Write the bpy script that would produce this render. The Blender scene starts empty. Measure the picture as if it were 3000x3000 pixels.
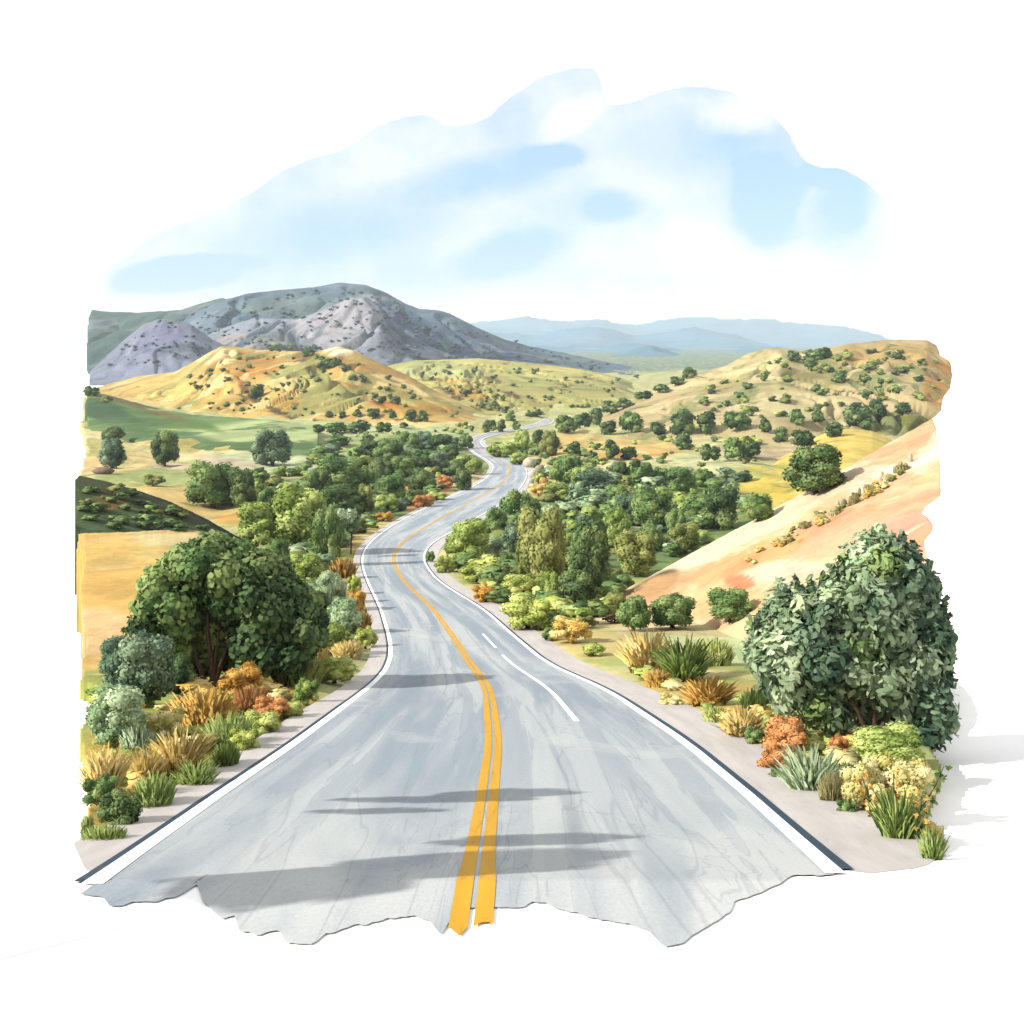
import bpy, math, random
import numpy as np
from mathutils import Vector, noise as mnoise
from mathutils.bvhtree import BVHTree

random.seed(7)
rng = np.random.default_rng(7)
scene = bpy.context.scene
COL = scene.collection

# ------------------------------------------------------------------ camera
F, CX, HY = 2072.0, 966.0, 640.0          # focal length and horizon, in units of a 1932 px picture
cam_d = bpy.data.cameras.new('camera')
cam = bpy.data.objects.new('camera', cam_d)
COL.objects.link(cam)
cam.location = (0, 0, 0)
cam.rotation_euler = (math.radians(90), 0, 0)
cam_d.sensor_width = 36.0
cam_d.lens = 36.0 * F / 1932.0
cam_d.shift_y = -(966.0 - HY) / 1932.0
cam_d.clip_start, cam_d.clip_end = 0.1, 60000
scene.camera = cam

# ------------------------------------------------------------------ light, exposure
SUN_EL = math.radians(33)
to_sun = Vector((-0.94, -0.34, 0)).normalized() * math.cos(SUN_EL) + Vector((0, 0, math.sin(SUN_EL)))
sun_d = bpy.data.lights.new('sun', 'SUN')
sun_d.energy, sun_d.angle, sun_d.color = 5.0, math.radians(0.55), (1.0, 0.95, 0.87)
sun = bpy.data.objects.new('sun', sun_d)
COL.objects.link(sun)
sun.rotation_euler = to_sun.to_track_quat('Z', 'Y').to_euler()
vs = scene.view_settings
vs.view_transform, vs.look, vs.gamma, vs.exposure, vs.use_curve_mapping = 'Standard', 'None', 1.0, 0.8, False
LIT = 1.74 * 1.28                          # what a sunlit albedo of 1 comes to in the picture


def lin(c):
    c = c / 255.0
    return c / 12.92 if c <= 0.04045 else ((c + 0.055) / 1.055) ** 2.4


def alb(rgb, k=1.0):
    return tuple(min(0.85, lin(c) / LIT * k) for c in rgb)


# ------------------------------------------------------------------ node helper
class NT:
    def __init__(self, tree):
        self.t = tree
        tree.nodes.clear()

    def n(self, typ, **kw):
        nd = self.t.nodes.new(typ)
        for k, v in kw.items():
            setattr(nd, k, v)
        return nd

    def l(self, a, b):
        self.t.links.new(a, b)

    def put(self, sock, v):
        if hasattr(v, 'is_linked') or hasattr(v, 'links'):
            self.l(v, sock)
        else:
            sock.default_value = v

    def m(self, op, a, b=0.0, c=0.0, clamp=False):
        nd = self.n('ShaderNodeMath', operation=op, use_clamp=clamp)
        self.put(nd.inputs[0], a)
        self.put(nd.inputs[1], b)
        if op in ('MULTIPLY_ADD', 'COMPARE', 'SMOOTH_MIN', 'SMOOTH_MAX'):
            self.put(nd.inputs[2], c)
        return nd.outputs[0]

    def smooth(self, v, lo, hi):
        nd = self.n('ShaderNodeMapRange', interpolation_type='SMOOTHSTEP')
        self.put(nd.inputs[0], v)
        nd.inputs[1].default_value, nd.inputs[2].default_value = lo, hi
        return nd.outputs[0]

    def mix(self, f, a, b, blend='MIX'):
        nd = self.n('ShaderNodeMix', data_type='RGBA', blend_type=blend)
        self.put(nd.inputs[0], f)
        for s, v in ((nd.inputs[6], a), (nd.inputs[7], b)):
            if isinstance(v, tuple):
                v = (v + (1.0,))[:4]
            self.put(s, v)
        return nd.outputs[2]

    def noise(self, vec, scale, detail=3.0, rough=0.5, dist=0.0):
        nd = self.n('ShaderNodeTexNoise')
        if vec is not None:
            self.l(vec, nd.inputs['Vector'])
        nd.inputs['Scale'].default_value = scale
        nd.inputs['Detail'].default_value = detail
        nd.inputs['Roughness'].default_value = rough
        nd.inputs['Distortion'].default_value = dist
        return nd.outputs[0]

    def ramp(self, f, stops, interp='LINEAR'):
        nd = self.n('ShaderNodeValToRGB')
        nd.color_ramp.interpolation = interp
        el = nd.color_ramp.elements
        while len(el) < len(stops):
            el.new(0.5)
        for e, (p, c) in zip(el, stops):
            e.position = p
            e.color = (tuple(c) + (1.0,))[:4]
        self.l(f, nd.inputs[0])
        return nd.outputs[0]


# ------------------------------------------------------------------ world: bright cloud with thin blue breaks
world = bpy.data.worlds.new('World')
scene.world = world
world.use_nodes = True
w = NT(world.node_tree)
out = w.n('ShaderNodeOutputWorld')
bg = w.n('ShaderNodeBackground')
bg.inputs[1].default_value = 0.12
w.l(bg.outputs[0], out.inputs[0])
sky = w.n('ShaderNodeTexSky', sky_type='NISHITA', sun_disc=False)
sky.sun_elevation = SUN_EL
sky.sun_rotation = math.atan2(to_sun.x, to_sun.y)
sky.air_density, sky.dust_density, sky.ozone_density = 1.0, 0.4, 2.0
tc = w.n('ShaderNodeTexCoord')
sep = w.n('ShaderNodeSeparateXYZ')
w.l(tc.outputs['Generated'], sep.inputs[0])
yy = w.m('MAXIMUM', sep.outputs[1], 0.02)
U = w.m('DIVIDE', sep.outputs[0], yy)      # tangent of the bearing east of north
V = w.m('DIVIDE', sep.outputs[2], yy)      # tangent of the height over the horizon
uvw = w.n('ShaderNodeCombineXYZ')
w.l(U, uvw.inputs[0])
w.l(V, uvw.inputs[1])
n1 = w.noise(uvw.outputs[0], 9.0, 5.0, 0.55)
n2 = w.noise(uvw.outputs[0], 30.0, 4.0, 0.6)
n3 = w.noise(uvw.outputs[0], 120.0, 4.0, 0.6)
wob = w.m('ADD', w.m('MULTIPLY', w.m('SUBTRACT', n1, 0.5), 0.02), w.m('MULTIPLY', w.m('SUBTRACT', n2, 0.5), 0.006))


def uu(px):
    return (px - CX) / F


def vv(py):
    return (HY - py) / F


top_pts = [(150, 540), (190, 505), (235, 490), (275, 455), (445, 380), (560, 310), (650, 280), (740, 228), (800, 217),
           (850, 238), (975, 175), (1040, 140), (1110, 128), (1132, 150), (1150, 198), (1310, 163), (1400, 180), (1480, 240),
           (1530, 308), (1600, 326), (1655, 362), (1688, 420), (1695, 540)]
fc = w.n('ShaderNodeFloatCurve')
u_lo, u_hi = uu(150), uu(1695)
un = w.m('DIVIDE', w.m('SUBTRACT', U, u_lo), u_hi - u_lo, clamp=True)
w.l(un, fc.inputs['Value'])
cv = fc.mapping.curves[0]
cps = [((uu(px) - u_lo) / (u_hi - u_lo), vv(py) / 0.26) for px, py in top_pts]
while len(cv.points) < len(cps):
    cv.points.new(0.5, 0.5)
for p, q in zip(cv.points, cps):
    p.location = q
    p.handle_type = 'AUTO_CLAMPED'
fc.mapping.update()
top = w.m('MULTIPLY', fc.outputs[0], 0.26)
below = w.smooth(w.m('SUBTRACT', top, w.m('ADD', V, w.m('ADD', w.m('MULTIPLY', wob, 0.35), w.m('MULTIPLY', w.m('SUBTRACT', n3, 0.5), 0.004)))), -0.0005, 0.0009)
above = w.smooth(w.m('ADD', V, wob), vv(600), vv(520))
side = w.m('MULTIPLY', w.smooth(U, uu(170), uu(240)), w.smooth(w.m('ADD', U, wob), uu(1710), uu(1610)))
wash = w.m('MULTIPLY', w.m('MULTIPLY', below, above), side)


def blot(px, py, rx, ry, rot=0.0, hi_=2.0, lo_=-0.6):
    c, s = math.cos(rot), math.sin(rot)
    du, dv = w.m('SUBTRACT', U, uu(px)), w.m('SUBTRACT', V, vv(py))
    a = w.m('DIVIDE', w.m('ADD', w.m('MULTIPLY', du, c), w.m('MULTIPLY', dv, s)), rx / F)
    b = w.m('DIVIDE', w.m('SUBTRACT', w.m('MULTIPLY', dv, c), w.m('MULTIPLY', du, s)), ry / F)
    r = w.m('ADD', w.m('POWER', a, 2.0), w.m('POWER', b, 2.0))
    r = w.m('ADD', r, w.m('MULTIPLY', w.m('SUBTRACT', n1, 0.5), 4.5))
    r = w.m('ADD', r, w.m('MULTIPLY', w.m('SUBTRACT', n2, 0.5), 1.6))
    return w.smooth(r, hi_, lo_)


amt = w.m('MULTIPLY', w.smooth(n1, 0.32, 0.68), 0.55)
amt = w.m('ADD', amt, 0.27)
for args, k in [((330, 522, 130, 30, 0.12), 1.5), ((1040, 292, 60, 22), 0.6), ((930, 330, 150, 40, .2), 0.4), ((1450, 345, 70, 60), 0.8),
                ((1545, 325, 40, 30), 0.6), ((1600, 385, 80, 50, .6), 0.6), ((1150, 390, 60, 30), 0.5), ((960, 480, 110, 40, .3), 0.6),
                ((620, 440, 230, 60, .2), 0.35), ((1330, 270, 150, 60), 0.3), ((1440, 420, 60, 60, -.6), 0.5)]:
    amt = w.m('ADD', amt, w.m('MULTIPLY', blot(*args), k * 1.3))
for args in [(1075, 225, 75, 26, .5), (1250, 470, 130, 50), (1470, 540, 220, 60),
             (1400, 215, 70, 40)]:
    amt = w.m('MULTIPLY', amt, w.m('SUBTRACT', 1.0, w.m('MULTIPLY', blot(*(args + (0.0,) if len(args) == 4 else args), 2.2, -0.5), 0.95)))
breaks = w.m('MULTIPLY', wash, amt, clamp=True)
blue = w.mix(0.75, sky.outputs[0], (2.45, 3.5, 4.55))
cloud = (5.3, 5.3, 5.3)
w.l(w.mix(breaks, cloud, blue), bg.inputs[0])

# ------------------------------------------------------------------ ground profile along the valley
PROF = [(3.0, -3.45), (10.9, -5.36), (30, -10.0), (52, -15.3), (65, -17.5), (80, -19.8), (105, -23.3), (135, -26.7), (165, -28.8), (190, -30.3),
        (220, -31.9), (255, -33.2), (300, -34.7), (335, -35.6), (370, -36.6), (405, -37.5), (435, -38.2), (515, -39.8), (570, -41.0),
        (880, -42.6), (1500, -43.4), (3000, -44.0), (20000, -44.0)]
pd_ = np.log([p[0] for p in PROF])
pz_ = np.array([p[1] for p in PROF])
_fd = np.linspace(math.log(3.0), math.log(20000), 4000)
_fz = np.interp(_fd, pd_, pz_)
_k = np.hanning(201)
_k /= _k.sum()
_pad = np.concatenate([np.full(100, _fz[0]), _fz, np.full(100, _fz[-1])])
_sm = np.convolve(_pad, _k, 'valid')
_w = np.clip((_fd - math.log(14)) / 0.5, 0, 1)
_fz = _fz * (1 - _w) + _sm * _w


def zr(d):
    d = np.asarray(d, float)
    return np.interp(np.log(np.maximum(d, 3.0)), _fd, _fz)


_iy = HY - _fz * F / np.exp(_fd)           # picture row of the valley floor for every distance


def d_of(py):
    return np.exp(np.interp(-np.asarray(py, float), -_iy, _fd))


def pt(px, py, d):
    return ((px - CX) / F * d, d, (HY - py) / F * d)


def fbm(x, y, z=0.0, o=4):
    return mnoise.fractal(Vector((x, y, z)), 0.9, 2.0, o, noise_basis='PERLIN_ORIGINAL')


def in_poly(px, py, poly):
    px, py = np.asarray(px), np.asarray(py)
    ins = np.zeros(px.shape, bool)
    n = len(poly)
    for i in range(n):
        x0, y0 = poly[i]
        x1, y1 = poly[(i + 1) % n]
        c = ((y0 > py) != (y1 > py)) & (px < (x1 - x0) * (py - y0) / ((y1 - y0) if y1 != y0 else 1e-9) + x0)
        ins ^= c
    return ins


def mesh_obj(name, V_, F_, mat=None, smooth=True, parent=None, kind=None):
    me = bpy.data.meshes.new(name)
    me.from_pydata([tuple(v) for v in V_], [], [tuple(f) for f in F_])
    if smooth:
        me.polygons.foreach_set('use_smooth', [True] * len(me.polygons))
    if mat:
        me.materials.append(mat)
    me.update()
    o = bpy.data.objects.new(name, me)
    COL.objects.link(o)
    if parent:
        o.parent = parent
    if kind:
        o['kind'] = kind
    return o


def tag(o, label, cat, group=None):
    o['label'], o['category'] = label, cat
    if group:
        o['group'] = group
    return o


# ------------------------------------------------------------------ materials
def new_mat(name):
    m = bpy.data.materials.new(name)
    m.use_nodes = True
    t = NT(m.node_tree)
    o = t.n('ShaderNodeOutputMaterial')
    b = t.n('ShaderNodeBsdfPrincipled')
    b.inputs['Roughness'].default_value = 0.9
    b.inputs['Specular IOR Level'].default_value = 0.12
    t.l(b.outputs[0], o.inputs[0])
    return m, t, b


def land_mat(name, scale, accents=(), rough_bump=0.3, patch=0.8):
    """Ground cover: the mapped cover colour (painted haze and shade on distant land), broken by patches of other cover or painted shade and by grain."""
    m, t, b = new_mat(name)
    a = t.n('ShaderNodeAttribute', attribute_name='CoverShade')
    tc_ = t.n('ShaderNodeTexCoord')
    ob = tc_.outputs['Object']
    c = a.outputs[0]
    for i, (rgb, lo, hi, sc) in enumerate(accents):
        mp = t.n('ShaderNodeMapping')
        mp.inputs[1].default_value = (13.7 * (i + 1), 7.1 * i, 3.3 * i)
        t.l(ob, mp.inputs[0])
        f = t.smooth(t.noise(mp.outputs[0], scale * sc, 6.0, 0.6, 0.6), lo, hi)
        c = t.mix(t.m('MULTIPLY', f, patch), c, alb(rgb))
    g1 = t.noise(ob, scale * 1.3, 5.0, 0.6, 0.8)
    g2 = t.noise(ob, scale * 14.0, 4.0, 0.65)
    v = t.m('ADD', t.m('MULTIPLY', t.smooth(g1, 0.36, 0.62), 0.30), t.m('MULTIPLY', g2, 0.45))
    v = t.m('ADD', v, 0.63)
    cc = t.n('ShaderNodeCombineColor')
    for s in cc.inputs:
        t.l(v, s)
    c = t.mix(1.0, c, cc.outputs[0], 'MULTIPLY')
    t.l(c, b.inputs['Base Color'])
    bm = t.n('ShaderNodeBump')
    bm.inputs['Strength'].default_value = rough_bump
    bm.inputs['Distance'].default_value = 0.6 / scale * 0.05
    t.l(g2, bm.inputs['Height'])
    t.l(bm.outputs[0], b.inputs['Normal'])
    return m


def leaf_mat(name, cols):
    m, t, b = new_mat(name)
    a = t.n('ShaderNodeAttribute', attribute_name='tone')
    tc_ = t.n('ShaderNodeTexCoord')
    n_ = t.noise(tc_.outputs['Object'], 3.2, 3.0, 0.6, 0.4)
    f = t.m('ADD', t.m('MULTIPLY', a.outputs['Fac'], 0.75), t.m('MULTIPLY', t.m('SUBTRACT', n_, 0.37), 0.9), clamp=True)
    t.l(t.ramp(f, [(0.05, alb(cols[0], 1.45)), (0.40, alb(cols[1], 1.75)), (0.88, alb(cols[2], 1.75))]), b.inputs['Base Color'])
    b.inputs['Roughness'].default_value = 0.75
    tr = t.n('ShaderNodeBsdfTranslucent')
    mx = t.n('ShaderNodeMixShader')
    col = b.inputs['Base Color'].links[0].from_socket
    t.l(col, tr.inputs[0])
    mx.inputs[0].default_value = 0.35
    t.l(b.outputs[0], mx.inputs[1])
    t.l(tr.outputs[0], mx.inputs[2])
    outn = [n for n in t.t.nodes if n.type == 'OUTPUT_MATERIAL'][0]
    t.l(mx.outputs[0], outn.inputs[0])
    return m


def plain_mat(name, rgb, var=0.25, scale=6.0, rough=0.85):
    m, t, b = new_mat(name)
    tc_ = t.n('ShaderNodeTexCoord')
    n_ = t.noise(tc_.outputs['Object'], scale, 5.0, 0.6)
    c = alb(rgb)
    lo = tuple(x * (1 - var) for x in c)
    hi = tuple(min(.9, x * (1 + var)) for x in c)
    t.l(t.ramp(n_, [(0.3, lo), (0.7, hi)]), b.inputs['Base Color'])
    b.inputs['Roughness'].default_value = rough
    return m


PAL = {
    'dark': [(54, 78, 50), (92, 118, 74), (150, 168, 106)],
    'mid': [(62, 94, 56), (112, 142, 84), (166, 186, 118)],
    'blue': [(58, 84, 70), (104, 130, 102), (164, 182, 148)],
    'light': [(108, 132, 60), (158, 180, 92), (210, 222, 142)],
    'pale': [(108, 142, 104), (164, 190, 144), (214, 228, 190)],
    'olive': [(90, 102, 54), (136, 146, 82), (182, 184, 114)],
    'ochre': [(176, 126, 50), (216, 168, 80), (244, 210, 128)],
    'orange': [(176, 120, 66), (212, 150, 92), (236, 184, 126)],
    'golden': [(204, 168, 76), (238, 204, 114), (253, 234, 170)],
    'lime': [(128, 150, 64), (188, 200, 102), (226, 232, 154)],
    'grassgreen': [(80, 112, 50), (140, 168, 86), (198, 212, 134)],
    'straw': [(186, 180, 102), (228, 216, 144), (248, 240, 194)],
    'sage': [(88, 112, 84), (140, 162, 124), (194, 208, 168)],
    'slate': [(70, 88, 104), (92, 112, 122), (128, 144, 146)],
}
LM = {k: leaf_mat('leaf_' + k, v) for k, v in PAL.items()}
BARK = plain_mat('bark', (96, 74, 62), 0.45, 9.0)

# ------------------------------------------------------------------ setting: white ground, far out to the horizon
def g_off(d):
    return np.interp(np.log(np.maximum(d, 3.0)), np.log([3, 13.0, 17, 60, 200, 1000, 3000]), [.016, .016, .24, .8, 3.2, 5.0, 3.0])


m_white, t, b = new_mat('white_ground')
tc_ = t.n('ShaderNodeTexCoord')
n_ = t.noise(tc_.outputs['Object'], 0.3, 6.0, 0.6)
t.l(t.ramp(n_, [(0.3, (.83, .83, .83)), (0.7, (.86, .86, .86))]), b.inputs['Base Color'])
gy = np.concatenate([[-9500, -3000, -600, -100, -20, 0], np.geomspace(3, 9600, 320)])
gx = np.concatenate([-np.geomspace(9600, 4, 40), [0], np.geomspace(4, 9600, 40)])
GV, GF = [], []
for y in gy:
    for x in gx:
        GV.append((x, y, float(zr(max(y, 3.0)) - g_off(y)) + (0.0 if y > 3 else 0.4 * min(1, (3 - y) / 20))))
nx = len(gx)
for j in range(len(gy) - 1):
    for i in range(nx - 1):
        a = j * nx + i
        GF.append((a, a + 1, a + nx + 1, a + nx))
mesh_obj('ground', GV, GF, m_white, kind='structure')

# ------------------------------------------------------------------ the road's two edge lines, row by row of the valley
EDGE = [(1800, -12, 1746), (1660, 185, 1590), (1500, 412, 1412), (1400, 559, 1293), (1300, 692, 1144), (1275, 720, 1085), (1250, 735, 1030), (1225, 738, 1000),
        (1200, 734, 970), (1150, 719, 914), (1100, 695, 832), (1075, 685, 808), (1050, 682, 797), (1025, 695, 812), (1000, 726, 858), (985, 750, 886),
        (970, 778, 910), (955, 808, 938), (940, 838, 962), (925, 878, 978), (910, 906, 989), (895, 924, 995), (880, 932, 991), (868, 920, 972),
        (860, 905, 952), (852, 893, 930), (845, 885, 916), (838, 880, 907), (832, 880, 906), (826, 888, 915), (820, 902, 938), (815, 925, 962),
        (810, 955, 990), (805, 985, 1018), (800, 1005, 1038), (796, 1016, 1044), (792, 1024, 1044), (788, 1030, 1044)]
_ey = np.array([e[0] for e in EDGE], float)[::-1]
_el = np.array([e[1] for e in EDGE], float)[::-1]
_er = np.array([e[2] for e in EDGE], float)[::-1]
_yy = np.arange(780, 1801, 1.0)


def _smooth(v):
    a = np.interp(_yy, _ey, v)
    r = a.copy()
    for i, y in enumerate(_yy):
        h = int(np.interp(y, [780, 860, 1000, 1200, 1330, 1400, 1500], [2, 5, 12, 16, 22, 30, 0]))
        lo, hi = max(0, i - h), min(len(a), i + h + 1)
        h2 = min(i - lo, hi - 1 - i)
        r[i] = a[i - h2:i + h2 + 1].mean()
    return r


_sl, _sr = _smooth(_el), _smooth(_er)
_dd = d_of(_yy)


def road_x(d, s):
    d = np.asarray(d, float)
    py = HY - zr(d) * F / d
    l, r = np.interp(py, _yy, _sl), np.interp(py, _yy, _sr)
    return (l + (r - l) * s - CX) / F * d


D_FAR = float(d_of(789))


def y_rows(y0, y1, n):
    return d_of(np.linspace(y0, y1, n))


def strip(name, cols, mat, y_near, lift, kind='structure', y_far=789, rows=620, end=None, parent=None):
    """A sheet on the valley floor. cols: (s, metres) across; end(px) gives the row where the sheet stops near the viewer."""
    V_, F_, uv = [], [], []
    nc = len(cols)
    tt = np.linspace(0, 1, rows)
    starts = []
    for s, off in cols:
        if end:
            y = y_near
            for _ in range(40):
                d = float(d_of(y))
                px = CX + (float(road_x(d, s)) + off) / d * F
                y += 0.25 * (end(px) - y)
            starts.append(y)
        else:
            starts.append(y_near)
    ymid = min(min(starts) - 4.0, 1610.0) if end else None
    for t_ in tt:
        for (s, off), ys in zip(cols, starts):
            if end is None:
                y = ys + (y_far - ys) * t_
            elif t_ < 0.06:
                y = ys + (ymid - ys) * t_ / 0.06
            else:
                y = ymid + (y_far - ymid) * (t_ - 0.06) / 0.94
            d = float(d_of(y))
            x = float(road_x(d, s)) + off
            V_.append((x, d, float(zr(d)) + lift))
            uv.append((s * 7.4 + off, d))
    for j in range(rows - 1):
        for i in range(nc - 1):
            a = j * nc + i
            F_.append((a, a + 1, a + nc + 1, a + nc))
    o = mesh_obj(name, V_, F_, mat, kind=kind, parent=parent)
    at = o.data.attributes.new('lane', 'FLOAT_VECTOR', 'POINT')
    at.data.foreach_set('vector', np.array([(u, v, 0) for u, v in uv], np.float32).ravel())
    return o


# asphalt, bleached and streaked along the driving direction
m_road, t, b = new_mat('asphalt')
a = t.n('ShaderNodeAttribute', attribute_name='lane')


def lane_noise(sx, sy, det, off=0.0, dist=0.5):
    mp = t.n('ShaderNodeMapping')
    mp.inputs[1].default_value = (off, off * 1.7, 0)
    mp.inputs[3].default_value = (sx, sy, 1)
    t.l(a.outputs['Vector'], mp.inputs[0])
    return t.noise(mp.outputs[0], 1.0, det, 0.55, dist)


s1 = lane_noise(0.75, 0.035, 3.0, 0.0)
s2 = lane_noise(1.7, 0.05, 4.0, 9.0)
s3 = lane_noise(0.35, 0.12, 4.0, 4.0, 1.2)
gr = lane_noise(26, 14, 3.0)
gr2 = lane_noise(120, 70, 2.0)
c = t.ramp(t.smooth(s1, 0.36, 0.60), [(0, alb((172, 186, 199))), (1, alb((216, 223, 226)))])
c = t.mix(t.m('MULTIPLY', t.smooth(s2, 0.52, 0.58), 0.5), c, alb((168, 182, 197)))
c = t.mix(t.m('MULTIPLY', t.smooth(s3, 0.55, 0.72), 0.45), c, alb((234, 237, 235)))
sy_ = t.n('ShaderNodeSeparateXYZ')
t.l(a.outputs['Vector'], sy_.inputs[0])
near_ = t.m('MULTIPLY', t.smooth(sy_.outputs[1], 24.0, 9.5), t.smooth(lane_noise(0.5, 0.1, 4.0, 21.0, 1.0), 0.36, 0.60))
c = t.mix(t.m('MULTIPLY', near_, 0.7), c, alb((246, 247, 246)))
for s_n, lv in ((s1, 0.50), (s2, 0.55), (s3, 0.60)):
    rim_ = t.smooth(t.m('ABSOLUTE', t.m('SUBTRACT', s_n, lv)), 0.007, 0.001)
    c = t.mix(t.m('MULTIPLY', rim_, 0.2), c, alb((120, 136, 152)))
v = t.m('ADD', t.m('MULTIPLY', gr, 0.34), t.m('ADD', t.m('MULTIPLY', gr2, 0.26), 0.70))
cc = t.n('ShaderNodeCombineColor')
for s in cc.inputs:
    t.l(v, s)
c = t.mix(1.0, c, cc.outputs[0], 'MULTIPLY')
t.l(c, b.inputs['Base Color'])
b.inputs['Roughness'].default_value = 0.8
bm = t.n('ShaderNodeBump')
bm.inputs['Strength'].default_value, bm.inputs['Distance'].default_value = 0.25, 0.01
t.l(gr2, bm.inputs['Height'])
t.l(bm.outputs[0], b.inputs['Normal'])


def worn(name, rgb, under, amount, k=1.0):
    m, t, b = new_mat(name)
    a = t.n('ShaderNodeAttribute', attribute_name='lane')
    mp = t.n('ShaderNodeMapping')
    mp.inputs[3].default_value = (9, 1.1, 1)
    t.l(a.outputs['Vector'], mp.inputs[0])
    n_ = t.noise(mp.outputs[0], 1.0, 6.0, 0.65, 0.5)
    n2_ = t.noise(mp.outputs[0], 0.25, 3.0, 0.6, 0.5)
    c = t.mix(t.m('MULTIPLY', t.smooth(n_, 0.55, 0.68), amount), alb(rgb, k), alb(under, k))
    v_ = t.m('ADD', t.m('MULTIPLY', n2_, 0.5), 0.75)
    cc_ = t.n('ShaderNodeCombineColor')
    for s in cc_.inputs:
        t.l(v_, s)
    t.l(t.mix(1.0, c, cc_.outputs[0], 'MULTIPLY'), b.inputs['Base Color'])
    b.inputs['Roughness'].default_value = 0.6
    return m


m_yel = worn('yellow_paint', (236, 180, 50), (204, 140, 42), 0.6, 1.15)
m_wht = worn('white_paint', (255, 255, 255), (236, 238, 240), 0.3, 1.7)
m_seam = worn('dark_seam', (58, 82, 106), (92, 112, 130), 0.6)
m_sho = worn('dusty_shoulder', (226, 219, 215), (208, 205, 210), 0.7, 1.08)

END = [(0, 1668), (195, 1692), (208, 1712), (250, 1702), (300, 1700), (345, 1686), (372, 1670), (384, 1700), (400, 1716), (418, 1735), (440, 1722),
       (452, 1756), (482, 1764), (528, 1754), (540, 1780), (592, 1781), (610, 1764), (660, 1748), (780, 1726), (812, 1740), (832, 1762), (852, 1736),
       (866, 1712), (990, 1712), (1006, 1698), (1060, 1716), (1130, 1734), (1190, 1744), (1226, 1758), (1252, 1786), (1282, 1781), (1330, 1750),
       (1378, 1722), (1386, 1700), (1440, 1682), (1482, 1660), (1500, 1650), (1540, 1652), (1566, 1650), (1700, 1640)]
_ex = np.array([e[0] for e in END], float)
_ez = np.array([e[1] for e in END], float)


def road_end(px):
    return float(np.interp(px, _ex, _ez)) + 5.0 * mnoise.noise(Vector((px * 0.05, 0, 0)))


strip('road', [(float(s), 0.0) for s in np.linspace(0.002, 0.998, 190)], m_road, 1700, 0.0, end=road_end, rows=420)
for k, (off, ends) in enumerate([(-0.195, [(850, 1752), (868, 1768), (880, 1750), (905, 1740)]), (0.025, [(890, 1752), (905, 1742), (925, 1740), (934, 1764), (945, 1750)])]):
    ex, ez = [e[0] for e in ends], [e[1] for e in ends]
    strip('yellow_line', [(0.508, off + 0.17 * i / 6) for i in range(7)], m_yel, 1750, 0.006, end=lambda px, ex=ex, ez=ez: float(np.interp(px, ex, ez)))
for s, sg in ((0.0, -1), (1.0, 1)):
    strip('edge_line', [(s, -0.11), (s, 0.11)], m_wht, 1668 if sg < 0 else 1648, 0.006)
    strip('edge_seam', [(s, 0.111 if sg > 0 else -0.215), (s, 0.25 if sg > 0 else -0.111)], m_seam, 1664 if sg < 0 else 1640, 0.005)
    wd = 1.55 if sg > 0 else 0.85
    strip('shoulder', [(s, sg * (0.20 + wd * i / 8)) for i in range(9)][::sg], m_sho, 1648 if sg < 0 else 1640, -0.012, y_far=830,
          end=(lambda px: float(np.interp(px, [85, 130, 160, 180, 250], [1500, 1570, 1636, 1650, 1652])) + 6 * mnoise.noise(Vector((px * .06, 3, 0)))) if sg < 0 else
          (lambda px: float(np.interp(px, [1600, 1640, 1745, 1790], [1640, 1646, 1634, 1600]))))
for y0, y1 in ((1361, 1243), (1252, 1236), (1222, 1196)):
    strip('lane_dash', [(0.765, -0.075), (0.765, 0.075)], m_wht, y0, 0.006, y_far=y1, rows=60)

# ------------------------------------------------------------------ land
BVH = []                                   # (tree) of everything plants may stand on


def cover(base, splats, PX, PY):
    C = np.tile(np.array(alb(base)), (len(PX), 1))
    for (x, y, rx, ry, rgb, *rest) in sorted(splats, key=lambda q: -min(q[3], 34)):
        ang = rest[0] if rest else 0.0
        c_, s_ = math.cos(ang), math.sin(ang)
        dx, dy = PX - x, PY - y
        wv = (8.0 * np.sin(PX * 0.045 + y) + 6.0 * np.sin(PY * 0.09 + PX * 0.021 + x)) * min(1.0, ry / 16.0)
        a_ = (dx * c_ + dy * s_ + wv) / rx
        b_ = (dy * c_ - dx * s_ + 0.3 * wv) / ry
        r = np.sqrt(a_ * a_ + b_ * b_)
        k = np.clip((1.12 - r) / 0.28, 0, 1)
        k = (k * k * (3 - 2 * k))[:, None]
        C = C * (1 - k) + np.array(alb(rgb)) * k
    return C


def set_cover(o, C):
    at = o.data.attributes.new('CoverShade', 'FLOAT_COLOR', 'POINT')
    at.data.foreach_set('color', np.concatenate([C, np.ones((len(C), 1))], 1).astype(np.float32).ravel())


def skirted(V_, F_, keep, drop):
    """Drop masked vertices, keep whole faces, and wall the open rim downwards so that the sheet has thickness."""
    F2 = [f for f in F_ if keep[f[0]] and keep[f[1]] and keep[f[2]] and keep[f[3]]]
    used = sorted({i for f in F2 for i in f})
    mp_ = {i: k for k, i in enumerate(used)}
    VV = [V_[i] for i in used]
    F3 = [tuple(mp_[i] for i in f) for f in F2]
    edges = {}
    for f in F3:
        for a, b in zip(f, f[1:] + f[:1]):
            edges[(a, b)] = 1
    rim = [(a, b) for a, b in edges if (b, a) not in edges]
    low = {}
    src = list(used)
    for a, b in rim:
        for k in (a, b):
            if k not in low:
                low[k] = len(VV)
                x, y, z = VV[k]
                VV.append((x, y, min(z - 0.02, drop(x, y))))
                src.append(src[k])
        F3.append((b, a, low[a], low[b]))
    return VV, F3, src


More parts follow.
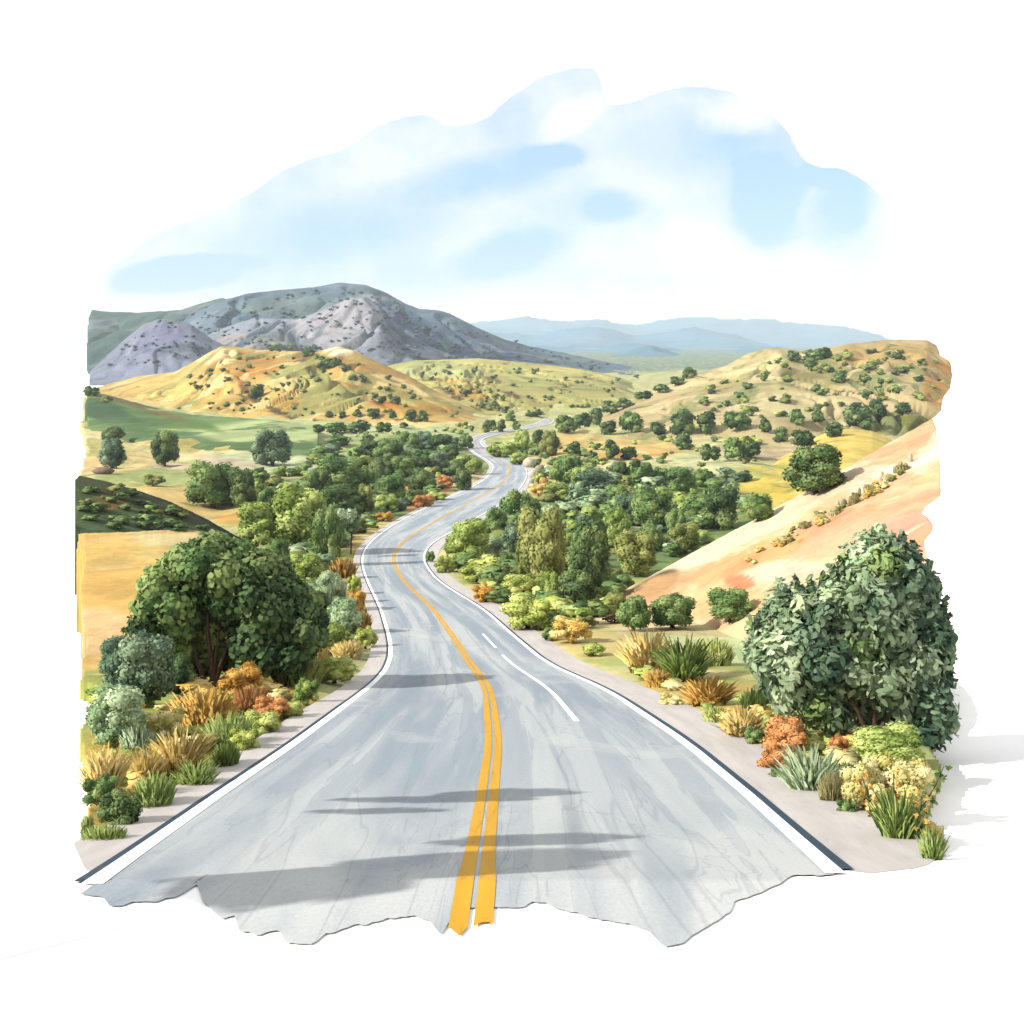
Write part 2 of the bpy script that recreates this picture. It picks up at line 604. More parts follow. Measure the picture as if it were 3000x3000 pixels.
# valley floor
PLAIN_POLY = [(158, 735), (150, 800), (162, 850), (146, 905), (148, 1000), (144, 1045), (150, 1120), (160, 1200), (150, 1290), (190, 1310), (146, 1380), (160, 1450),
              (172, 1500), (152, 1560), (165, 1600), (205, 1612), (160, 1650), (250, 1660), (400, 1560), (700, 1320), (1130, 1330), (1400, 1520), (1580, 1660), (1620, 1645), (1720, 1640), (1785, 1622),
              (1782, 1560), (1740, 1545), (1778, 1450), (1755, 1410), (1770, 1380), (1785, 1300), (1790, 760), (1640, 690), (1600, 640), (900, 640), (880, 690), (500, 690)]
pxs = np.arange(126, 1822, 5.0)
pys = np.concatenate([np.arange(1664, 1000, -4.0), np.arange(1000, 800, -2.5), np.arange(800, 700, -1.5), np.arange(700, 651, -1.0)])
PX, PY = np.meshgrid(pxs, pys)
PX, PY = PX.ravel(), PY.ravel()
D = d_of(PY)
X = (PX - CX) / F * D
rl, rr = road_x(D, 0.0), road_x(D, 1.0)
side_d = np.maximum(np.maximum(rl - X, X - rr), 0)
past = PY < 790
side_d = np.where(past, 99.0, side_d)
Z = zr(D)
und = np.array([fbm(x * 0.045, y * 0.03, 0, 4) for x, y in zip(X, D)])
wgt = np.clip((side_d - 1.8) / 6.0, 0, 1)
Z = Z + wgt * (und * np.clip(D * 0.007, 0.25, 2.2) + 0.05) - 0.16 * (1 - np.clip((side_d - 1.2) / 0.8, 0, 1))
keep = in_poly(PX, PY, PLAIN_POLY)
nc = len(pxs)
Fq = [(j * nc + i, j * nc + i + 1, (j + 1) * nc + i + 1, (j + 1) * nc + i) for j in range(len(pys) - 1) for i in range(nc - 1)]
VV, F3, src = skirted(list(zip(X, D, Z)), Fq, keep, lambda x, y: float(zr(y) - g_off(y)) - 0.1)
SPL = [(330, 905, 200, 14, (176, 186, 118)), (200, 850, 60, 20, (196, 190, 116)), (640, 850, 220, 34, (178, 196, 136)), (1250, 672, 900, 30, (128, 152, 136)), (1250, 656, 900, 14, (104, 146, 158)),  # the two farthest, widest splats carry painted haze blue
    (330, 850, 260, 60, (232, 216, 160)), (250, 880, 90, 60, (240, 214, 150)), (600, 808, 330, 22, (196, 208, 150)), (560, 860, 170, 40, (206, 214, 168)),
    (390, 900, 120, 40, (222, 206, 176)), (430, 838, 130, 16, (196, 184, 104)), (300, 945, 170, 26, (232, 202, 128)), (470, 965, 70, 30, (214, 172, 92)),
    (780, 925, 200, 110, (132, 154, 94)), (560, 920, 170, 30, (160, 178, 116)), (700, 850, 120, 14, (172, 190, 116)), (640, 1000, 150, 70, (130, 150, 92)), (800, 935, 60, 34, (230, 178, 120)),
    (880, 905, 40, 20, (236, 216, 170)), (700, 1010, 60, 40, (228, 208, 140)), (660, 1120, 55, 120, (222, 190, 120)), (560, 1180, 130, 120, (136, 150, 90)),
    (330, 1420, 320, 190, (178, 184, 96)), (220, 1500, 120, 120, (214, 186, 96)), (470, 1340, 160, 60, (198, 166, 88)),
    (1150, 845, 150, 26, (232, 200, 124)), (1260, 880, 150, 20, (218, 218, 164)), (1180, 860, 80, 8, (222, 164, 92)), (1420, 850, 110, 18, (206, 188, 150)),
    (1130, 985, 260, 120, (126, 152, 94)), (1350, 960, 130, 60, (124, 152, 86)), (1470, 930, 90, 50, (222, 200, 90)), (1020, 905, 40, 40, (232, 214, 150)),
    (960, 1110, 110, 60, (206, 192, 120)), (1180, 1160, 110, 40, (234, 212, 172)), (1100, 1220, 90, 40, (222, 204, 136)), (1400, 1240, 190, 60, (216, 228, 166)),
    (1480, 1380, 180, 90, (196, 196, 116)), (1690, 1530, 130, 110, (244, 226, 156)), (1330, 1300, 130, 40, (216, 190, 110)), (1640, 1440, 130, 50, (206, 214, 140)),
]
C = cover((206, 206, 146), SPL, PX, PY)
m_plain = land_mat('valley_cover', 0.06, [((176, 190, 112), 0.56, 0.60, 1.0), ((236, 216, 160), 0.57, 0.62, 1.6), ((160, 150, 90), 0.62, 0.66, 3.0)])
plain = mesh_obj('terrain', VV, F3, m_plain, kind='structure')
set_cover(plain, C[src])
BVH.append(BVHTree.FromPolygons([Vector(v) for v in VV], F3))


def hill(name, ridge, base, mat, colour, splats=(), amp=0.05, gully=0.0, fs=0.02, nx=220, nt=46, prof=0.8, back=0.7, poly=None, warp=0.0, standable=True, seed=0.0, rim=None, jag=0.8):
    """A hill between a foot line and a crest line, each point (column, row, distance), rounded over and falling away behind.
    rim: (row, column) points where its plant cover ends towards the right; beyond it the same hill goes on as bare white ground."""
    rx = np.array([r[0] for r in ridge], float)
    bx = np.array([r[0] for r in base], float)
    c0, c1 = max(rx[0], bx[0]), min(rx[-1], bx[-1])
    cols = np.linspace(c0, c1, nx)
    apron = 2600.0
    if rim:
        cols = np.concatenate([cols, np.linspace(c1, apron, 120)[1:]])
    fine = np.arange(c0 - 40, apron + 40, 1.0)
    fy = np.interp(fine, rx, [r[1] for r in ridge])
    k = np.hanning(15)
    k /= k.sum()
    fy = np.convolve(np.pad(fy, 7, mode='edge'), k, 'valid')
    fj = jag * np.array([mnoise.fractal(Vector((x * 0.06, seed * 3.1, 0)), 0.8, 2.0, 4) for x in fine])
    fdr = np.interp(fine, rx, [r[2] for r in ridge])
    fdb = np.interp(fine, bx, [r[2] for r in base])
    sink = 1.8 if rim else 0.5

    def point(px, t_):
        q_ = px - fine[0]
        i_ = min(max(int(q_), 0), len(fine) - 2)
        u_ = q_ - i_
        ry, rd, bd = fy[i_] * (1 - u_) + fy[i_ + 1] * u_, fdr[i_] * (1 - u_) + fdr[i_ + 1] * u_, fdb[i_] * (1 - u_) + fdb[i_ + 1] * u_
        ry += fj[i_] * min(1.0, t_) ** 8
        rz = (HY - ry) / F * rd
        bz = float(zr(bd)) - sink
        h = rz - bz
        if t_ <= 1:
            d = bd + (rd - bd) * t_
            e = math.sin(math.pi * t_) ** 0.8
            x = (px - CX) / F * d
            nz = fbm(x * fs + seed, d * fs * 0.8, seed, 5) * amp
            gz = 0.0
            if gully:
                q = fbm(x * fs * 2.2 + seed + 3 * fbm(x * fs, d * fs, 5.0, 2) * warp, d * fs * 0.35, seed + 9, 3)
                gz = -gully * max(0.0, 1 - abs(q) * 4.0)
            z = bz + h * min(1.0, t_ ** prof) + abs(h) * (nz + gz) * e
            if t_ > 0.8:                       # soften the crest so that no crease shows
                z += abs(h) * 0.02 * math.sin(math.pi * (t_ - 0.8) / 0.2)
        else:
            d = rd + (rd - bd) * (t_ - 1) * back
            x = (px - CX) / F * d
            z = rz * d / rd - abs(h) * (t_ - 1) ** 1.3 - 0.02 * abs(h) * (t_ - 1)
        return x, d, z

    V_, PXs, PYs = [], [], []
    T = np.concatenate([np.linspace(0, 1, nt), 1 + np.linspace(0, 1, 14)[1:]])
    for t_ in T:
        if rim:
            e_ = c1
            for _ in range(3):
                x, d, z = point(e_, t_)
                py = HY - z / d * F
                e_ = float(np.interp(py, [r[0] for r in rim], [r[1] for r in rim])) + 3.0 * mnoise.noise(Vector((py * 0.08, seed, 0)))
        for px in cols:
            if rim:
                px = c0 + (px - c0) * (e_ - c0) / (c1 - c0) if px <= c1 else e_ + (px - c1) * (apron - e_) / (apron - c1)
            x, d, z = point(px, t_)
            V_.append((x, d, z))
            PXs.append(px)
            PYs.append(HY - z / d * F)
    n = len(cols)
    Fq = [(j * n + i, j * n + i + 1, (j + 1) * n + i + 1, (j + 1) * n + i) for j in range(len(T) - 1) for i in range(n - 1)]
    PXs, PYs = np.array(PXs), np.array(PYs)
    kp = np.ones(len(V_), bool) if poly is None else in_poly(PXs, PYs, poly)
    if rim:
        ci = np.arange(len(V_)) % n
        kp &= ci <= nx - 1
        fr = [f for f in Fq if f[0] % n >= nx - 1]
        us = sorted({i for f in fr for i in f})
        ix = {i: k_ for k_, i in enumerate(us)}
        mesh_obj('ground', [V_[i] for i in us], [tuple(ix[i] for i in f) for f in fr], m_white, kind='structure')
    VV, F3, src = skirted(V_, Fq, kp, lambda x, y: (float(zr(y) - g_off(y)) - 0.1) if not rim else 1e9)
    o = mesh_obj(name, VV, F3, mat, kind='structure')
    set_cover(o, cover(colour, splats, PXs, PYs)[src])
    if standable:
        BVH.append(BVHTree.FromPolygons([Vector(v) for v in VV], F3))
    return o


N_ = None
m_far = land_mat('far_hill_cover_haze', 0.002, [((108, 156, 182), 0.5, 0.6, 1.0)])
far = (88, 142, 176)  # blue-green scrub colour with distance haze painted in
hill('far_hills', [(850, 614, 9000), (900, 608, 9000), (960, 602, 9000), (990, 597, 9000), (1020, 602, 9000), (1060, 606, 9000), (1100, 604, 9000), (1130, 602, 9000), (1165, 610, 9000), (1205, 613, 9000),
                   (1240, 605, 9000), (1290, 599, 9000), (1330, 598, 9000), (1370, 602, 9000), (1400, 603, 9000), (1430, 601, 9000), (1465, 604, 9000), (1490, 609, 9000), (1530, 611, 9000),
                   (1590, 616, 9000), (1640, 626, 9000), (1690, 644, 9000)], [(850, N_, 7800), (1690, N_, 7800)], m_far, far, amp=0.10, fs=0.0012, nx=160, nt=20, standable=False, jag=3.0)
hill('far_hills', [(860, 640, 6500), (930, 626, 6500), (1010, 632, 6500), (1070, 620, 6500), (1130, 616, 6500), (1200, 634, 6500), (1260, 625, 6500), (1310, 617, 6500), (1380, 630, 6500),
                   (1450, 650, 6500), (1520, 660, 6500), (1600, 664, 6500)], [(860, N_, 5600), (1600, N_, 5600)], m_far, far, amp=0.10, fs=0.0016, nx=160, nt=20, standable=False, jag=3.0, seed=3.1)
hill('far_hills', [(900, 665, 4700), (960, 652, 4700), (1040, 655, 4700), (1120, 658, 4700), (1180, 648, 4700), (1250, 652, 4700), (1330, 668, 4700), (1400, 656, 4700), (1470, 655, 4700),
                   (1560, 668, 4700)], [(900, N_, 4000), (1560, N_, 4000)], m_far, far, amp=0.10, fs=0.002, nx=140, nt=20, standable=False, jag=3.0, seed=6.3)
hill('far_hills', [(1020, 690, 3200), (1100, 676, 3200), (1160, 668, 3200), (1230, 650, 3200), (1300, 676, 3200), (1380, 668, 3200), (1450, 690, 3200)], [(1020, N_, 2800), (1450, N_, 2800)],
     m_far, (92, 136, 148), amp=0.10, fs=0.003, nx=140, nt=20, standable=False, jag=3.0, seed=8.8)  # nearest range, its colour also tinted with haze

m_mt = land_mat('mountain_cover_shade', 0.012, [((150, 154, 166), 0.52, 0.58, 0.8), ((92, 116, 112), 0.55, 0.60, 1.2), ((62, 84, 106), 0.57, 0.61, 2.6)], 0.5, 0.45)  # the dark blue patches paint shade into the folds
hill('mountain', [(156, 590, 2000), (172, 584, 2000), (200, 588, 2000), (260, 590, 2000), (340, 585, 2000), (380, 572, 2000), (418, 562, 2000), (470, 575, 2000), (560, 600, 2000)], [(156, N_, 1500), (560, N_, 1500)],
     m_mt, (86, 112, 104), amp=0.10, gully=0.08, fs=0.006, seed=2.0,
     poly=[(166, 560), (172, 585), (166, 600), (163, 650), (168, 760), (700, 760), (700, 500), (300, 500)])
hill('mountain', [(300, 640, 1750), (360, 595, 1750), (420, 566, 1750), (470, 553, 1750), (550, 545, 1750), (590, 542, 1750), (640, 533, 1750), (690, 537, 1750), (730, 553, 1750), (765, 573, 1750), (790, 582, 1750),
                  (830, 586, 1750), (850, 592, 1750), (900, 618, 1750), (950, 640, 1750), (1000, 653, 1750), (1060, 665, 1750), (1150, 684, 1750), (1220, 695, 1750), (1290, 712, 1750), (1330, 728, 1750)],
     [(300, N_, 1350), (1330, N_, 1350)], m_mt, (104, 126, 144), [(800, 626, 110, 12, (34, 50, 82), .5), (890, 664, 110, 11, (32, 50, 82), .27), (990, 676, 70, 8, (44, 64, 94), .2), (690, 548, 60, 5, (84, 104, 122), .25), (770, 610, 60, 26, (78, 98, 122), .5), (860, 640, 70, 16, (74, 94, 120), .45), (560, 580, 120, 22, (118, 138, 138)), (700, 600, 60, 50, (140, 148, 150)), (880, 660, 120, 30, (72, 90, 110)), (1000, 690, 150, 20, (96, 116, 122))],  # navy splats paint the shadow of the right flank
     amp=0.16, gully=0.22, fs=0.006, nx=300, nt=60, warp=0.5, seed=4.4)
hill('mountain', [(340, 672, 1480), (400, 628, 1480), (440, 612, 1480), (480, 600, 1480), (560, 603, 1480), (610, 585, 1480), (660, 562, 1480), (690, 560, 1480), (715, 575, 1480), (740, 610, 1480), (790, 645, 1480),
                  (860, 672, 1480), (940, 695, 1480), (1000, 712, 1480)], [(340, N_, 1230), (1000, N_, 1230)], m_mt, (148, 156, 170), [(640, 600, 50, 34, (186, 182, 186)), (765, 645, 60, 11, (30, 48, 80), .62), (860, 688, 110, 11, (32, 52, 84), .2), (560, 690, 90, 7, (88, 106, 122), .1), (470, 640, 50, 7, (96, 108, 130), -.6), (800, 665, 80, 20, (72, 92, 118), .4), (745, 610, 16, 40, (84, 100, 124), -.3), (640, 610, 90, 50, (178, 174, 180)), (460, 660, 90, 30, (186, 178, 170))],  # navy splats paint shade on the spur's right side
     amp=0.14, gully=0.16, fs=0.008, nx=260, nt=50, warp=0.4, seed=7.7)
hill('mountain', [(160, 712, 1300), (190, 682, 1300), (230, 645, 1300), (270, 612, 1300), (300, 602, 1300), (325, 602, 1300), (360, 612, 1300), (400, 640, 1300), (450, 664, 1300), (520, 690, 1300), (580, 706, 1300)],
     [(160, N_, 1130), (580, N_, 1130)], m_mt, (138, 146, 168), [(300, 640, 60, 30, (130, 132, 162))], amp=0.14, gully=0.12, fs=0.009, nx=200, nt=46, warp=0.4, seed=1.3,
     poly=[(168, 560), (162, 640), (164, 670), (170, 760), (700, 760), (700, 500)])

m_val = land_mat('rolling_cover', 0.012, [((196, 190, 112), 0.50, 0.54, 1.0), ((160, 172, 100), 0.56, 0.60, 1.3), ((132, 112, 72), 0.62, 0.65, 2.0)], 0.4)
hill('hills', [(680, 706, 1080), (740, 688, 1080), (780, 680, 1080), (850, 678, 1080), (900, 676, 1080), (960, 681, 1080), (1040, 689, 1080), (1100, 697, 1080), (1170, 712, 1080), (1230, 736, 1080), (1300, 752, 1080)],
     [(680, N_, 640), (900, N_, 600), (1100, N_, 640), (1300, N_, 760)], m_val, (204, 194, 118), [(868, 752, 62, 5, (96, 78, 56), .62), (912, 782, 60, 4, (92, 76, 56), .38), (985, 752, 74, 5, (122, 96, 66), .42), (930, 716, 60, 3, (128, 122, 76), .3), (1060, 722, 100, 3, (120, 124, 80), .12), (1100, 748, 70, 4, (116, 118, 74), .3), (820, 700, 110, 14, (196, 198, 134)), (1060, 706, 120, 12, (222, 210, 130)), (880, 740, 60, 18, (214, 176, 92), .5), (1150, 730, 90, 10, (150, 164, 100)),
                                                                                      (1040, 735, 90, 10, (176, 182, 104), .2), (830, 765, 120, 16, (200, 164, 84))],
     amp=0.16, gully=0.30, fs=0.010, nx=300, nt=70, warp=0.8, seed=5.5)
m_gold = land_mat('golden_cover', 0.02, [((202, 158, 86), 0.55, 0.60, 1.0), ((238, 214, 150), 0.56, 0.60, 1.3), ((166, 166, 98), 0.54, 0.58, 1.1), ((128, 100, 56), 0.63, 0.66, 2.4)], 0.4)
hill('golden_hill', [(185, 730, 960), (215, 722, 940), (260, 710, 920), (330, 702, 880), (370, 680, 840), (400, 662, 820), (420, 652, 800), (445, 654, 790), (480, 660, 780), (540, 662, 750), (600, 664, 720), (622, 656, 715), (640, 654, 710),
                     (665, 660, 705), (700, 677, 690), (760, 704, 670), (830, 742, 650), (900, 772, 640), (1000, 800, 620)],
     [(185, N_, 800), (400, N_, 600), (600, N_, 530), (900, N_, 480), (1000, N_, 480)], m_gold, (214, 182, 106),
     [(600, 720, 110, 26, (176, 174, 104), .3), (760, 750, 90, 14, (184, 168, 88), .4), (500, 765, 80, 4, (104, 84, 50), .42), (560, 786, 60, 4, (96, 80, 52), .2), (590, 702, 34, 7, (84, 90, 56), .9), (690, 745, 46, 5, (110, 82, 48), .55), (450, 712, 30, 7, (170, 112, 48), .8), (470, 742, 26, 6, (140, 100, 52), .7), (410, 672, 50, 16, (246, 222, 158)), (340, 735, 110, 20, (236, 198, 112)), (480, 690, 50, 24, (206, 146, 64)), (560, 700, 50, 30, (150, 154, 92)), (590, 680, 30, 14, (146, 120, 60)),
      (640, 664, 26, 9, (250, 234, 190)), (650, 690, 30, 14, (222, 172, 88)), (620, 740, 60, 18, (200, 192, 116)), (470, 765, 140, 14, (196, 164, 82)), (700, 740, 70, 16, (206, 138, 62), .5), (800, 775, 80, 12, (196, 156, 76))],
     amp=0.14, gully=0.20, fs=0.014, nx=320, nt=70, warp=0.7, seed=9.1)
m_gr = land_mat('green_cover', 0.03, [((86, 116, 66), 0.52, 0.56, 0.8), ((168, 186, 112), 0.60, 0.64, 1.0)], 0.3)
hill('green_rise', [(150, 738, 600), (175, 738, 600), (240, 755, 580), (300, 771, 560), (370, 783, 520), (450, 788, 480), (520, 793, 450), (600, 806, 420)], [(150, N_, 470), (300, N_, 390), (450, N_, 340), (600, N_, 330)],
     m_gr, (116, 144, 88), [(200, 775, 110, 18, (78, 108, 72), .25), (330, 795, 90, 12, (104, 136, 72), .2), (500, 815, 130, 22, (186, 202, 140)), (260, 765, 110, 7, (124, 112, 64), .3)],
     amp=0.10, fs=0.02, poly=[(158, 700), (166, 740), (160, 760), (166, 800), (166, 900), (900, 900), (900, 700)])
m_rh = land_mat('right_hill_cover', 0.02, [((194, 178, 128), 0.52, 0.56, 1.0), ((222, 206, 156), 0.56, 0.60, 1.5), ((150, 158, 100), 0.55, 0.59, 1.2), ((118, 136, 78), 0.62, 0.64, 2.2)], 0.4)
hill('tan_hill', [(1060, 812, 520), (1100, 800, 560), (1130, 784, 580), (1200, 748, 600), (1260, 722, 610), (1300, 708, 620), (1370, 690, 630), (1410, 668, 640), (1440, 658, 640), (1470, 656, 640), (1510, 663, 640), (1560, 656, 640),
                  (1600, 649, 640), (1680, 641, 640), (1750, 642, 640), (1772, 655, 640), (1800, 672, 640)],
     [(1060, N_, 430), (1300, N_, 400), (1500, N_, 390), (1650, N_, 400), (1800, N_, 400)], m_rh, (206, 188, 138),
     [(1420, 700, 60, 50, (226, 210, 156)), (1560, 700, 90, 26, (160, 152, 96)), (1680, 670, 120, 26, (206, 174, 112)), (1770, 700, 40, 70, (198, 150, 84)), (1250, 760, 90, 20, (216, 184, 140)), (1500, 770, 130, 22, (212, 198, 150)),
      (1690, 800, 70, 22, (128, 128, 62)), (1340, 740, 90, 16, (186, 174, 118), -.4)],
     amp=0.14, gully=0.18, fs=0.014, nx=300, nt=70, warp=0.6, seed=3.7,
     rim=[(630, 1742), (644, 1750), (652, 1768), (672, 1774), (682, 1792), (705, 1797), (735, 1793), (745, 1781), (775, 1776), (792, 1758), (850, 1722), (900, 1700)])
m_kn = land_mat('yellow_cover', 0.06, [((236, 206, 96), 0.54, 0.60, 1.0), ((164, 162, 70), 0.60, 0.65, 1.2)], 0.3)
hill('yellow_rise', [(1380, 905, 330), (1440, 880, 330), (1500, 850, 330), (1540, 824, 330), (1570, 812, 330), (1610, 809, 330), (1645, 813, 330), (1675, 826, 330), (1720, 850, 330), (1780, 870, 330)], [(1380, N_, 200), (1780, N_, 200)], m_kn, (232, 208, 112),
     [(1430, 920, 110, 34, (156, 160, 70), -.3), (1480, 960, 80, 30, (226, 196, 84))], amp=0.10, fs=0.03, seed=2.9)
m_bk = land_mat('sand_bank_cover', 0.10, [((226, 176, 126), 0.52, 0.58, 0.8), ((246, 218, 176), 0.56, 0.62, 1.0), ((206, 140, 96), 0.62, 0.66, 1.4)], 0.3)
hill('sand_bank', [(1130, 1132, 84), (1180, 1112, 84), (1240, 1080, 86), (1300, 1046, 88), (1420, 982, 90), (1540, 916, 92), (1680, 834, 94), (1770, 784, 94), (1830, 752, 94)],
     [(1130, N_, 76), (1300, N_, 66), (1420, N_, 55), (1600, N_, 47), (1830, N_, 45)], m_bk, (242, 204, 158),
     [(1500, 950, 360, 24, (250, 226, 190), -.51), (1700, 870, 120, 40, (252, 236, 208), -.5), (1640, 990, 190, 44, (238, 188, 148), -.3), (1720, 1010, 80, 40, (236, 172, 146)), (1420, 1050, 110, 22, (234, 184, 126), -.35),
      (1395, 1098, 26, 14, (226, 150, 106)), (1480, 1080, 90, 24, (240, 220, 190)), (1230, 1105, 60, 18, (112, 108, 76), -.5), (1340, 1130, 110, 40, (240, 202, 148))],
     amp=0.05, fs=0.05, prof=0.9, seed=6.6,
     rim=[(700, 1740), (770, 1752), (800, 1764), (870, 1774), (935, 1776), (952, 1748), (968, 1738), (985, 1760), (1005, 1758), (1020, 1742), (1050, 1748), (1200, 1782), (1300, 1786)])
m_bl = land_mat('straw_bank_cover', 0.12, [((228, 190, 110), 0.50, 0.56, 0.7), ((240, 214, 156), 0.58, 0.62, 1.0)], 0.3)
hill('straw_bank', [(120, 1012, 86), (160, 1006, 86), (240, 1004, 86), (300, 1000, 86), (370, 1001, 86), (430, 1016, 86), (470, 1040, 86), (510, 1064, 86), (560, 1100, 86)], [(120, N_, 44), (300, N_, 45), (450, N_, 52), (560, N_, 72)], m_bl, (232, 200, 130),
     [(330, 1020, 130, 16, (222, 204, 148)), (280, 1040, 200, 10, (206, 184, 112)), (230, 1110, 110, 60, (232, 190, 108)), (190, 1060, 70, 20, (228, 194, 116)), (190, 1200, 90, 50, (242, 206, 148))], amp=0.06, fs=0.05, prof=0.75, seed=1.9,
     poly=[(144, 980), (148, 1010), (143, 1040), (160, 1050), (150, 1110), (156, 1200), (164, 1215), (152, 1255), (160, 1400), (700, 1400), (700, 900), (144, 900)])
m_bd = land_mat('brush_bank_cover', 0.09, [((66, 84, 50), 0.50, 0.55, 0.9), ((140, 110, 56), 0.60, 0.64, 1.2)], 0.5)
hill('brush_bank', [(120, 890, 135), (145, 896, 135), (200, 908, 135), (260, 925, 135), (320, 946, 135), (380, 974, 135), (430, 1002, 135), (480, 1030, 135)], [(120, N_, 92), (480, N_, 110)], m_bd, (92, 108, 66),
     [(280, 938, 180, 7, (48, 38, 28), .33), (400, 985, 70, 8, (44, 44, 34), .5), (260, 940, 170, 16, (86, 64, 42), .3), (230, 945, 80, 18, (134, 108, 58)), (200, 985, 110, 26, (88, 110, 72))], amp=0.08, fs=0.05, seed=8.1,
     poly=[(150, 850), (146, 900), (138, 905), (150, 940), (138, 985), (150, 1003), (150, 1100), (700, 1100), (700, 850)])

# ------------------------------------------------------------------ plants: mesh builders
LEAF6 = np.array([(0, -.5), (.36, -.28), (.42, .12), (0, .5), (-.42, .12), (-.36, -.28)])
PADDLE = np.array([(0, -.5), (.17, -.2), (.24, .22), (0, .5), (-.24, .22), (-.17, -.2)])
_ICO = None


def ico():
    global _ICO
    if _ICO is None:
        import bmesh
        bm_ = bmesh.new()
        bmesh.ops.create_icosphere(bm_, subdivisions=2, radius=1.0)
        bm_.verts.ensure_lookup_table()
        _ICO = (np.array([v.co[:] for v in bm_.verts]), [tuple(v.index for v in f.verts) for f in bm_.faces])
        bm_.free()
    return _ICO


def unit(v):
    return v / np.maximum(np.linalg.norm(v, axis=-1, keepdims=True), 1e-9)


def crown_mesh(name, lobes, n_leaf, size, mat, seed, shape=LEAF6, up=0.25, core=0.86, tone_sp=0.3, fit=True, normal_soft=0.75, puff=(0.84, 1.16)):
    """Leaves on a cluster of lobes (x, y, z, r); each leaf takes a tone from its clump."""
    g = np.random.default_rng(seed)
    L = np.array(lobes, float)
    R = L[:, 3]
    areas = R ** 2
    cnt = np.maximum(6, (n_leaf * areas / areas.sum()).astype(int))
    V_, F_, T_, N2 = [], [], [], []
    base = 0
    icoV, icoF = ico()
    for k, (cx, cy, cz, r) in enumerate(L):
        tone = float(np.clip(0.5 + g.normal(0, tone_sp * 0.8), 0.05, 0.95))
        if core:
            jit = 1 + g.normal(0, 0.07, (len(icoV), 1))
            iv = icoV * r * core * jit * np.array([1, 1, 0.92]) + (cx, cy, cz)
            V_.append(iv)
            N2.append(unit(icoV))
            T_.append(np.full(len(iv), tone))
            F_.extend([tuple(i + base for i in f) for f in icoF])
            base += len(iv)
        n = unit(g.normal(size=(cnt[k] * 2, 3)))
        p = n * r * g.uniform(puff[0], puff[1], (len(n), 1)) + (cx, cy, cz)
        dist = np.linalg.norm(p[:, None, :] - L[None, :, :3], axis=2) / R[None, :]
        dist[:, k] = 9
        ok = dist.min(1) > 0.8
        n, p = n[ok][:cnt[k]], p[ok][:cnt[k]]
        if not len(n):
            continue
        m = len(n)
        nn = unit(n + g.normal(0, 0.45, (m, 3)) + np.array([0, 0, up]))
        upv = unit(np.array([0, 0, 1.0]) * (up + 0.2) + n * 0.8 + g.normal(0, 0.35, (m, 3)))
        side_ = unit(np.cross(upv, nn))
        upv = unit(np.cross(nn, side_))
        sz = size * g.uniform(0.65, 1.4, m)
        q = shape[None, :, :] * sz[:, None, None]
        bend = -0.5 * (shape[:, 0] ** 2)[None, :, None] * sz[:, None, None] * nn[:, None, :]
        vv_ = p[:, None, :] + q[:, :, 0:1] * side_[:, None, :] + q[:, :, 1:2] * upv[:, None, :] + bend
        V_.append(vv_.reshape(-1, 3))
        nsoft = unit(n * normal_soft + nn * (1 - normal_soft))
        N2.append(np.repeat(nsoft, 6, axis=0))
        tl = np.clip(tone + g.normal(0, tone_sp * 0.55, m) + 0.12 * np.sin(p[:, 0] * 9 / max(R.mean() * 4, 1e-3) + seed), 0, 1)
        T_.append(np.repeat(tl, 6))
        idx = base + np.arange(m * 6).reshape(m, 6)
        F_.extend([tuple(int(i) for i in row) for row in idx])
        base += m * 6
    V_ = np.concatenate(V_)
    if fit:
        lo, hi = V_.min(0), V_.max(0)
        cxy = (lo + hi) / 2
        V_ = (V_ - (cxy[0], cxy[1], lo[2])) / (hi[0] - lo[0], max(hi[1] - lo[1], hi[0] - lo[0]), hi[2] - lo[2])
    me = bpy.data.meshes.new(name)
    me.from_pydata(V_.tolist(), [], F_)
    me.polygons.foreach_set('use_smooth', [True] * len(me.polygons))
    at = me.attributes.new('tone', 'FLOAT', 'POINT')
    at.data.foreach_set('value', np.concatenate(T_).astype(np.float32))
    me.materials.append(mat)
    me.update()
    me.normals_split_custom_set_from_vertices(np.concatenate(N2).tolist())
    return me


def dome_lobes(seed, n, spread=0.34, rmin=0.15, rmax=0.24, zlo=0.12, zhi=0.80, pinch=0.5):
    g = np.random.default_rng(seed)
    out_ = []
    for i in range(n):
        z = zlo + (zhi - zlo) * (i + g.uniform(0, 1)) / n
        rad = spread * math.sqrt(max(0.0, 1 - ((z - 0.35) / 0.62) ** 2)) * g.uniform(0.55, 1.0)
        a_ = i * 2.399 + g.normal(0, 0.35)
        out_.append((rad * math.cos(a_), rad * math.sin(a_), z, g.uniform(rmin, rmax)))
    out_.append((0, 0, 0.42, 0.30))
    return out_


def tubes(paths, sides=7):
    """paths: lists of (x, y, z, r)."""
    V_, F_ = [], []
    for p in paths:
        P_ = [Vector(q[:3]) for q in p]
        b0 = len(V_)
        for i, q in enumerate(p):
            tan = (P_[min(i + 1, len(p) - 1)] - P_[max(i - 1, 0)]).normalized()
            s_ = tan.cross(Vector((0.31, 0.2, 0.93))).normalized()
            u_ = tan.cross(s_)
            for k in range(sides):
                a_ = 2 * math.pi * k / sides
                V_.append(tuple(P_[i] + (s_ * math.cos(a_) + u_ * math.sin(a_)) * q[3]))
        for i in range(len(p) - 1):
            for k in range(sides):
                k2 = (k + 1) % sides
                F_.append((b0 + i * sides + k, b0 + i * sides + k2, b0 + (i + 1) * sides + k2, b0 + (i + 1) * sides + k))
        F_.append(tuple(b0 + (len(p) - 1) * sides + k for k in range(sides)))
    return V_, F_


